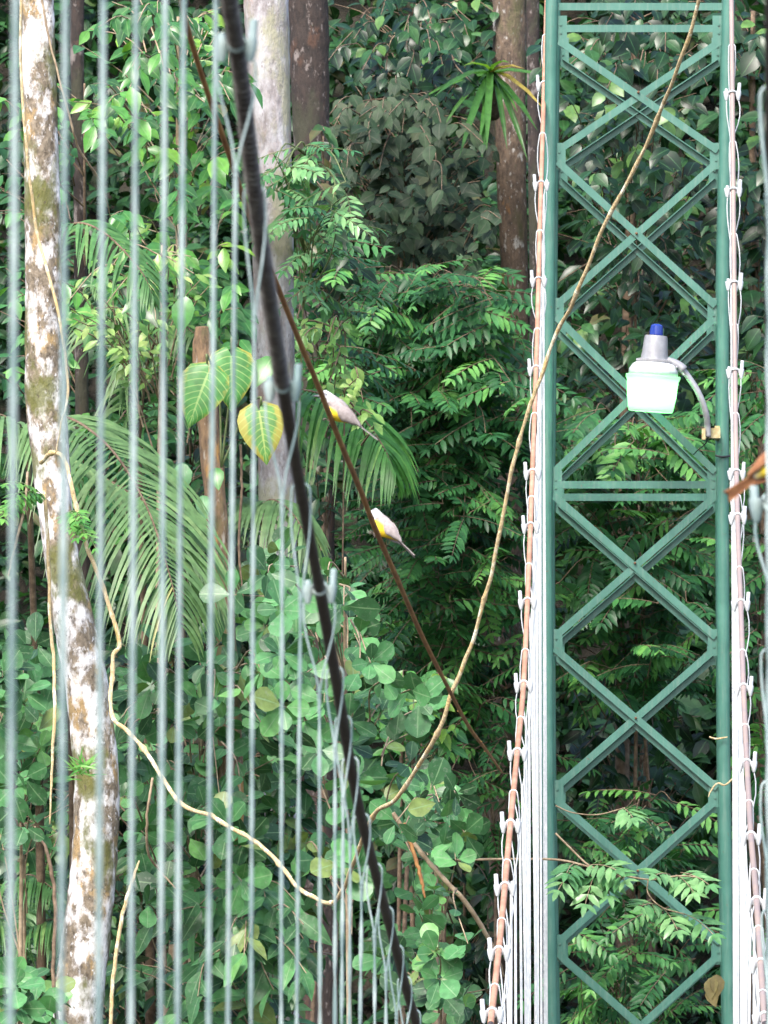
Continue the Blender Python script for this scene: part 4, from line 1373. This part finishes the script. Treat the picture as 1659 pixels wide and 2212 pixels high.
seg_near = dens(pre + CL + mid_[:1], 0.012)
GN = 'suspender wires hanging from the black cable'
pl = []
for i, px in enumerate((38, 136, 226, 298, 356, 398, 465)):
    q = on_x(px, 900, XL)
    p, tn = cable_at(seg_near, 'Y', q.y)
    if q.y < seg_near[0].y:
        dd = (seg_near[0] - seg_near[8]).normalized()
        p = seg_near[0] + dd * ((seg_near[0].y - q.y) / abs(dd.y)); tn = dd
    suspender(p, tn, True, False, 'grey green suspender wire out of focus, %s from the left edge of the photo' % ORD[i], GN, sway=RNG.normal(-0.004, 0.003), wr=0.0021, mat='galv_shaded')
names = [(95, 1, 'meeting the ribbed black cable at the very top'), (420, 0, 'looped over the ribbed part of the black cable'), (830, 1, 'held by the clamp in front of the pale grey trunk'),
         (1062, 0, 'looped over the black cable midway between its two big clamps'), (1270, 1, 'held by the lower big clamp on the black cable')]
for k, (py, c, where) in enumerate(names):
    p, tn = cable_at(seg_near, 'py', py)
    suspender(p, tn, True, bool(c), 'grey green suspender wire ' + where, GN, stub=1, sway=RNG.normal(-0.003, 0.004), mat='galv_shaded', wr=0.0020, s=0.8, nodelen=0.20)
for k, py in enumerate((1455, 1560, 1649, 1772, 1879, 1972, 2054, 2121, 2193)):
    p, tn = cable_at(seg_near, 'py', py)
    suspender(p, tn, True, False, 'twisted suspender wire, %s loop below the lower big clamp on the black cable' % ORD[k], GN, sway=RNG.normal(-0.003, 0.004), mat='galv_shaded', wr=0.0022, nodelen=0.15 + RNG.uniform(-0.02, 0.02))

left_tops = [(80, 0), (182, 1), (290, 0), (398, 1), (505, 0), (605, 1), (713, 0), (798, 1), (898, 0), (1018, 1), (1078, 0), (1136, 1), (1224, 0), (1299, 1), (1407, 0), (1476, 1), (1554, 0),
             (1624, 1), (1714, 0), (1779, 1), (1864, 0), (1914, 1), (1992, 0), (2054, 1), (2132, 0), (2188, 1)]
nc = [0, 0]
for py, c in left_tops:
    p, tn = cable_at(seg_c, 'py', py)
    lab = ('white suspender wire under the %s clamp from the top of the orange cable' if c else 'white suspender wire hung from the %s plain loop down the orange cable') % ORD[nc[c]]
    nc[c] += 1
    suspender(p, tn, False, bool(c), lab, 'white wires bundled left of the tower', stub=-1, sway=RNG.normal(0.010, 0.008), nodelen=0.32 + RNG.uniform(-0.06, 0.06), wr=0.0034, s=1.12, xoff=RNG.normal(0.006, 0.004))
right_tops = [(100, 0), (203, 1), (314, 0), (412, 1), (507, 0), (606, 1), (705, 0), (797, 1), (900, 0), (1023, 1), (1072, 0), (1118, 1), (1229, 0), (1300, 1), (1410, 0), (1484, 1), (1571, 0), (1649, 1), (1736, 0),
              (1806, 1), (1885, 0), (1947, 1), (2008, 0), (2079, 1), (2145, 0), (2195, 1)]
nc = [0, 0]
for py, c in right_tops:
    p, tn = cable_at(seg_r, 'py', py)
    lab = ('white suspender wire under the %s clamp from the top of the right cable' if c else 'white suspender wire hung from the %s plain loop down the right cable') % ORD[nc[c]]
    nc[c] += 1
    suspender(p, tn, False, bool(c), lab, 'white wires bundled right of the tower', stub=1, sway=RNG.normal(-0.006, 0.008), nodelen=0.32 + RNG.uniform(-0.06, 0.06), wr=0.0034, s=1.12, xoff=RNG.normal(-0.004, 0.004))
for k, (py, c, lab) in enumerate(((200, 0, 'grey wire running down the right edge of the photo above the bird'), (1085, 1, 'grey wire with a clamp and pipe stub just under the bird at the right edge'),
                                  (1420, 0, 'grey wire looped at the right edge below the clamp with the pipe stub'), (1700, 0, 'grey wire looped at the right edge beside the lower right bundle'),
                                  (1980, 0, 'grey wire looped at the bottom right edge'))):
    p, tn = cable_at(seg_rn, 'py', py)
    if not c:
        p = p + Vector((wpx(-4, p.y), 0, 0))
    suspender(p, tn, True, bool(c), lab, 'wires at the right edge', stub=-1, sway=(-0.006 if k == 0 else 0.012), mat='galv_shaded', wr=0.003, s=1.0, xoff=-0.004)

# ------------------------------------------------------------------ stick with birds
skp = [(384, -60, 17.4), (400, 40, 17.8), (440, 175, 18.2), (490, 320, 18.6), (540, 470, 19.2), (590, 595, 19.7), (640, 720, 20.2), (690, 840, 20.7), (735, 955, 21.2), (775, 1050, 21.7), (812, 1145, 22.1),
       (860, 1255, 22.7), (910, 1370, 23.4), (960, 1470, 24), (1010, 1565, 24.7), (1050, 1620, 25.2), (1084, 1668, 25.7)]
wk = list(np.linspace(12, 12, 11)) + [11, 10, 9, 8, 6.5, 5]
P, rad = pxpath([(*a, w) for a, w in zip(skp, wk)], 160)
for i in range(len(P)):
    rad[i] *= 1 + 0.10 * noise.noise(Vector((i * 0.3, 4, 2)))
stk = MB().tube(P, rad, 10)
for i in (128, 136, 145, 150):
    d = (P[i + 1] - P[i]).normalized()
    sd_ = Vector((1, 0, -0.4)) * (1 if i % 2 else -1)
    stk.tube([P[i], P[i] + sd_ * 0.012 + d * 0.004], [0.004, 0.0015], 5)
stk_o = tag(stk.build('stick', M['red_stick'], origin=P[-1]), 'thin reddish brown bare stick slanting behind the black cable, two birds on it', 'stick')

m, t, p = new_mat('bird_plumage')
tc = t.nodes.new('ShaderNodeTexCoord')
sx = t.nodes.new('ShaderNodeSeparateXYZ')
t.links.new(tc.outputs['Object'], sx.inputs[0])
nz = noise_n(t, 160, 3)
jz = math_n(t, 'MULTIPLY', math_n(t, 'SUBTRACT', nz.outputs['Fac'], 0.5), 0.008)
rh = ramp(t, [(0.0, (0, 0, 0)), (1.0, (1, 1, 1))])
hx = math_n(t, 'MULTIPLY', math_n(t, 'SUBTRACT', math_n(t, 'ADD', sx.outputs[0], jz), 0.026), 90, True)
up_c = mixc(t, hx, (0.31, 0.275, 0.265), (0.70, 0.70, 0.72))
bz = math_n(t, 'MULTIPLY', math_n(t, 'ADD', math_n(t, 'MULTIPLY', math_n(t, 'ADD', sx.outputs[2], jz), -1), -0.003), 160, True)
lowc = mixc(t, math_n(t, 'MULTIPLY', math_n(t, 'SUBTRACT', sx.outputs[0], 0.030), 110, True), (0.82, 0.62, 0.03), (0.76, 0.76, 0.72))
fc = mixc(t, bz, up_c, lowc)
# dark stripe through the eye
dz = math_n(t, 'ABSOLUTE', math_n(t, 'SUBTRACT', sx.outputs[2], 0.0165))
mk = math_n(t, 'MULTIPLY', math_n(t, 'LESS_THAN', dz, 0.0036), math_n(t, 'GREATER_THAN', sx.outputs[0], 0.046))
fc = mixc(t, math_n(t, 'MULTIPLY', mk, 0.85), fc, (0.10, 0.10, 0.12))
t.links.new(fc, p.inputs['Base Color'])
p.inputs['Roughness'].default_value = 0.8
bump(t, p, nz.outputs['Fac'], 0.3, 0.002)
M['bird'] = m
m2 = m.copy(); m2.name = 'bird_plumage_russet'
M['wing'] = metal_mat('wing_feathers', (0.26, 0.22, 0.215), (0.38, 0.335, 0.325), 0.8, 0, 90, 0.3)
M['wing_red'] = metal_mat('russet_feathers', (0.20, 0.075, 0.03), (0.32, 0.15, 0.06), 0.8, 0, 90, 0.3)
M['bill'] = metal_mat('bill', (0.06, 0.06, 0.07), (0.1, 0.1, 0.11), 0.4)
M['foot'] = metal_mat('bird_foot', (0.10, 0.08, 0.07), (0.16, 0.13, 0.11), 0.6)


def bird(label, feet, fwd, upv, s=1.0, head_yaw=0, wing='wing', headpitch=0):
    """perched flycatcher. Local: +x to the head, +z the back; origin at body centre"""
    x = Vector(fwd).normalized()
    y = Vector(upv).cross(x).normalized()
    z = x.cross(y)
    rot = Matrix((x, y, z)).transposed().to_4x4()
    root = empty('bird', feet)
    tag(root, label, 'bird')
    off = Vector((0.004, 0, -0.047))          # feet in body space
    ctr = Vector(feet) - (rot @ (off * s))
    Mx = Matrix.Translation(ctr) @ rot @ Matrix.Scale(s, 4)
    hr = Matrix.Translation((0.040, 0, 0.012)) @ Matrix.Rotation(R(head_yaw), 4, 'Z') @ Matrix.Rotation(R(headpitch), 4, 'Y') @ Matrix.Translation((-0.040, 0, -0.012))
    # body loft: (x, z, half width, half height)
    prof = [(0.0675, 0.0150, 0.0015, 0.0015), (0.0655, 0.0155, 0.0058, 0.0056), (0.0615, 0.0165, 0.0094, 0.0092), (0.056, 0.0172, 0.0118, 0.0118), (0.050, 0.0168, 0.0128, 0.0128),
            (0.043, 0.0145, 0.0128, 0.0132), (0.036, 0.0105, 0.0132, 0.0146), (0.028, 0.0058, 0.0152, 0.0172), (0.018, 0.0016, 0.0182, 0.0202), (0.006, -0.0010, 0.0204, 0.0222), (-0.008, -0.0018, 0.0204, 0.0216),
            (-0.022, -0.0016, 0.0182, 0.0188), (-0.036, -0.0006, 0.0146, 0.0146), (-0.050, 0.0004, 0.0104, 0.0100), (-0.062, 0.0012, 0.0074, 0.0062), (-0.074, 0.0014, 0.0058, 0.0040), (-0.078, 0.0014, 0.002, 0.0014)]
    prof = [tuple(a) for a in spline([(a, b, c * float(np.interp(a, [0.0, 0.028, 0.040, 0.050, 0.06], [1.55, 1.38, 1.12, 1.42, 1.36])), d * float(np.interp(a, [0.0, 0.028, 0.040, 0.050, 0.06], [1.48, 1.34, 1.12, 1.40, 1.34]))) for a, b, c, d in prof], 44)]
    V, F = [], []
    sd_ = 20
    for (px_, pz, w, h) in prof:
        for k in range(sd_):
            a = 2 * math.pi * k / sd_
            q = Vector((px_, w * math.cos(a), pz + h * math.sin(a)))
            if px_ > 0.034:
                q2 = hr @ q
                u = min(1, (px_ - 0.034) / 0.012)
                q = q * (1 - u) + q2 * u
            V.append(q)
    for i in range(len(prof) - 1):
        for k in range(sd_):
            k2 = (k + 1) % sd_
            F.append((i * sd_ + k, i * sd_ + k2, (i + 1) * sd_ + k2, (i + 1) * sd_ + k))
    F += [tuple(range(sd_))[::-1], tuple((len(prof) - 1) * sd_ + k for k in range(sd_))]

    def place(name, V, F, mat, smooth=True):
        me = bpy.data.meshes.new(name)
        me.from_pydata([tuple(v) for v in V], [], F)
        me.materials.append(M[mat])
        me.polygons.foreach_set('use_smooth', [smooth] * len(me.polygons))
        o = bpy.data.objects.new(name, me)
        COL.objects.link(o)
        o.parent = root
        o.matrix_local = Matrix.Translation(-Vector(feet)) @ Mx
        return o
    place('body', V, F, 'bird')
    # bill: upper and lower cone, slightly hooked
    b = MB()
    b.tube([hr @ Vector(q) for q in ((0.064, 0, 0.0155), (0.070, 0, 0.0156), (0.081, 0, 0.0152), (0.090, 0, 0.0138))], [0.0050, 0.0042, 0.0026, 0.0006], 8)
    place('bill', b.v, b.f, 'bill')
    for sg in (-1, 1):
        b = MB()
        b.lathe([(0.0004, -0.0018), (0.0016, -0.001), (0.0018, 0), (0.0016, 0.001), (0.0004, 0.0018)], hr @ Matrix.Translation((0.0578, sg * 0.0150, 0.0195)), 10)
        place('eye', b.v, b.f, 'bill')
        # folded wing: long shield lying along the flank
        b = MB()
        n, m_ = 18, 9
        Vw = []
        for side_ in (0, 1):
            for i in range(n):
                u = i / (n - 1)
                xx = 0.031 - 0.118 * u
                hh = 0.0225 * (math.sin(math.pi * min(1, 0.12 + u * 0.60)) ** 0.8) * (1 - max(0, u - 0.55) / 0.45 * 0.82)
                zc = 0.006 - 0.005 * u
                yy = 0.0280 * math.sin(math.pi * min(1, 0.25 + u * 0.62)) + 0.0035
                for k in range(m_):
                    v = k / (m_ - 1) * 2 - 1
                    bulge = math.sqrt(max(0, 1 - v * v * 0.9))
                    Vw.append(Vector((xx, sg * (yy * (0.55 + 0.45 * bulge) + (0.0012 if side_ == 0 else -0.0022)), zc + hh * v + 0.0012 * math.sin(u * 30) * abs(v))))
        Fw = []
        for i in range(n - 1):
            for k in range(m_ - 1):
                q = (i * m_ + k, i * m_ + k + 1, (i + 1) * m_ + k + 1, (i + 1) * m_ + k)
                Fw.append(q)
                Fw.append(tuple(j + n * m_ for j in q[::-1]))
        for i in range(n - 1):
            for k in (0, m_ - 1):
                Fw.append((i * m_ + k, (i + 1) * m_ + k, (i + 1) * m_ + k + n * m_, i * m_ + k + n * m_))
        place('wing', Vw, Fw, wing)
        # leg and gripping toes
        b = MB()
        hip = Vector((0.002, sg * 0.009, -0.017))
        ft = off + Vector((0, sg * 0.007, 0.004))
        b.tube([hip, (hip + ft) / 2 + Vector((-0.004, 0, 0)), ft], [0.0035, 0.0016, 0.0014], 6)
        for ta in (-0.5, 0, 0.5, math.pi):
            dx = Vector((math.cos(ta), math.sin(ta) * 0.7, 0))
            b.tube([ft, ft + dx * 0.008 + Vector((0, 0, 0.001)), ft + dx * 0.012 + Vector((0, 0, -0.005)), ft + dx * 0.010 + Vector((0, 0, -0.009))], [0.0013, 0.0012, 0.001, 0.0004], 5)
        place('leg', b.v, b.f, 'foot')
    # tail: flat, slightly notched fan
    Vt, Ft = [], []
    n, m_ = 10, 7
    for z_ in (0.0012, -0.0012):
        for i in range(n):
            u = i / (n - 1)
            xx = -0.060 - 0.092 * u
            w = 0.0085 + 0.0055 * u
            for k in range(m_):
                v = k / (m_ - 1) * 2 - 1
                Vt.append(Vector((xx + (0.006 * (1 - abs(v)) if i == n - 1 else 0), w * v, 0.0012 + z_ - 0.001 * v * v - 0.002 * u)))
    for i in range(n - 1):
        for k in range(m_ - 1):
            q = (i * m_ + k, i * m_ + k + 1, (i + 1) * m_ + k + 1, (i + 1) * m_ + k)
            Ft += [q, tuple(j + n * m_ for j in q[::-1])]
        for k in (0, m_ - 1):
            Ft.append((i * m_ + k, (i + 1) * m_ + k, (i + 1) * m_ + k + n * m_, i * m_ + k + n * m_))
    for k in range(m_ - 1):
        for i in (0, n - 1):
            Ft.append((i * m_ + k, i * m_ + k + 1, i * m_ + k + 1 + n * m_, i * m_ + k + n * m_))
    place('tail', Vt, Ft, wing)
    return root


def stick_at(py):
    for q in P:
        v = q - EYE
        if 1106 - v.dot(_u) / v.dot(_f) * FPX >= py:
            return q
    return P[-1]


f1 = stick_at(903)
f2 = stick_at(1160)
bird('white headed grey bird with yellow breast facing left, upper one on the stick', f1 + Vector((-0.014, 0.018, -0.006)), (-0.78, 0.02, 0.58), (0.52, -0.08, 0.80), 1.04, head_yaw=6, headpitch=32)
bird('white headed bird with bright yellow belly seen from behind, lower one on the stick', f2 + Vector((-0.024, 0.022, 0.014)), (-0.70, 0.18, 0.68), (0.66, 0.22, 0.68), 0.98, head_yaw=-25, headpitch=20)
q3 = cable_at(seg_rn, 'py', 1120)[0]
bird('bird cut by the right edge of the photo, showing russet tail and yellow belly', at(1712, 1000, 12.6), (0.80, 0.10, 0.55), (-0.45, 0.95, 0.35), 0.85, wing='wing_red')
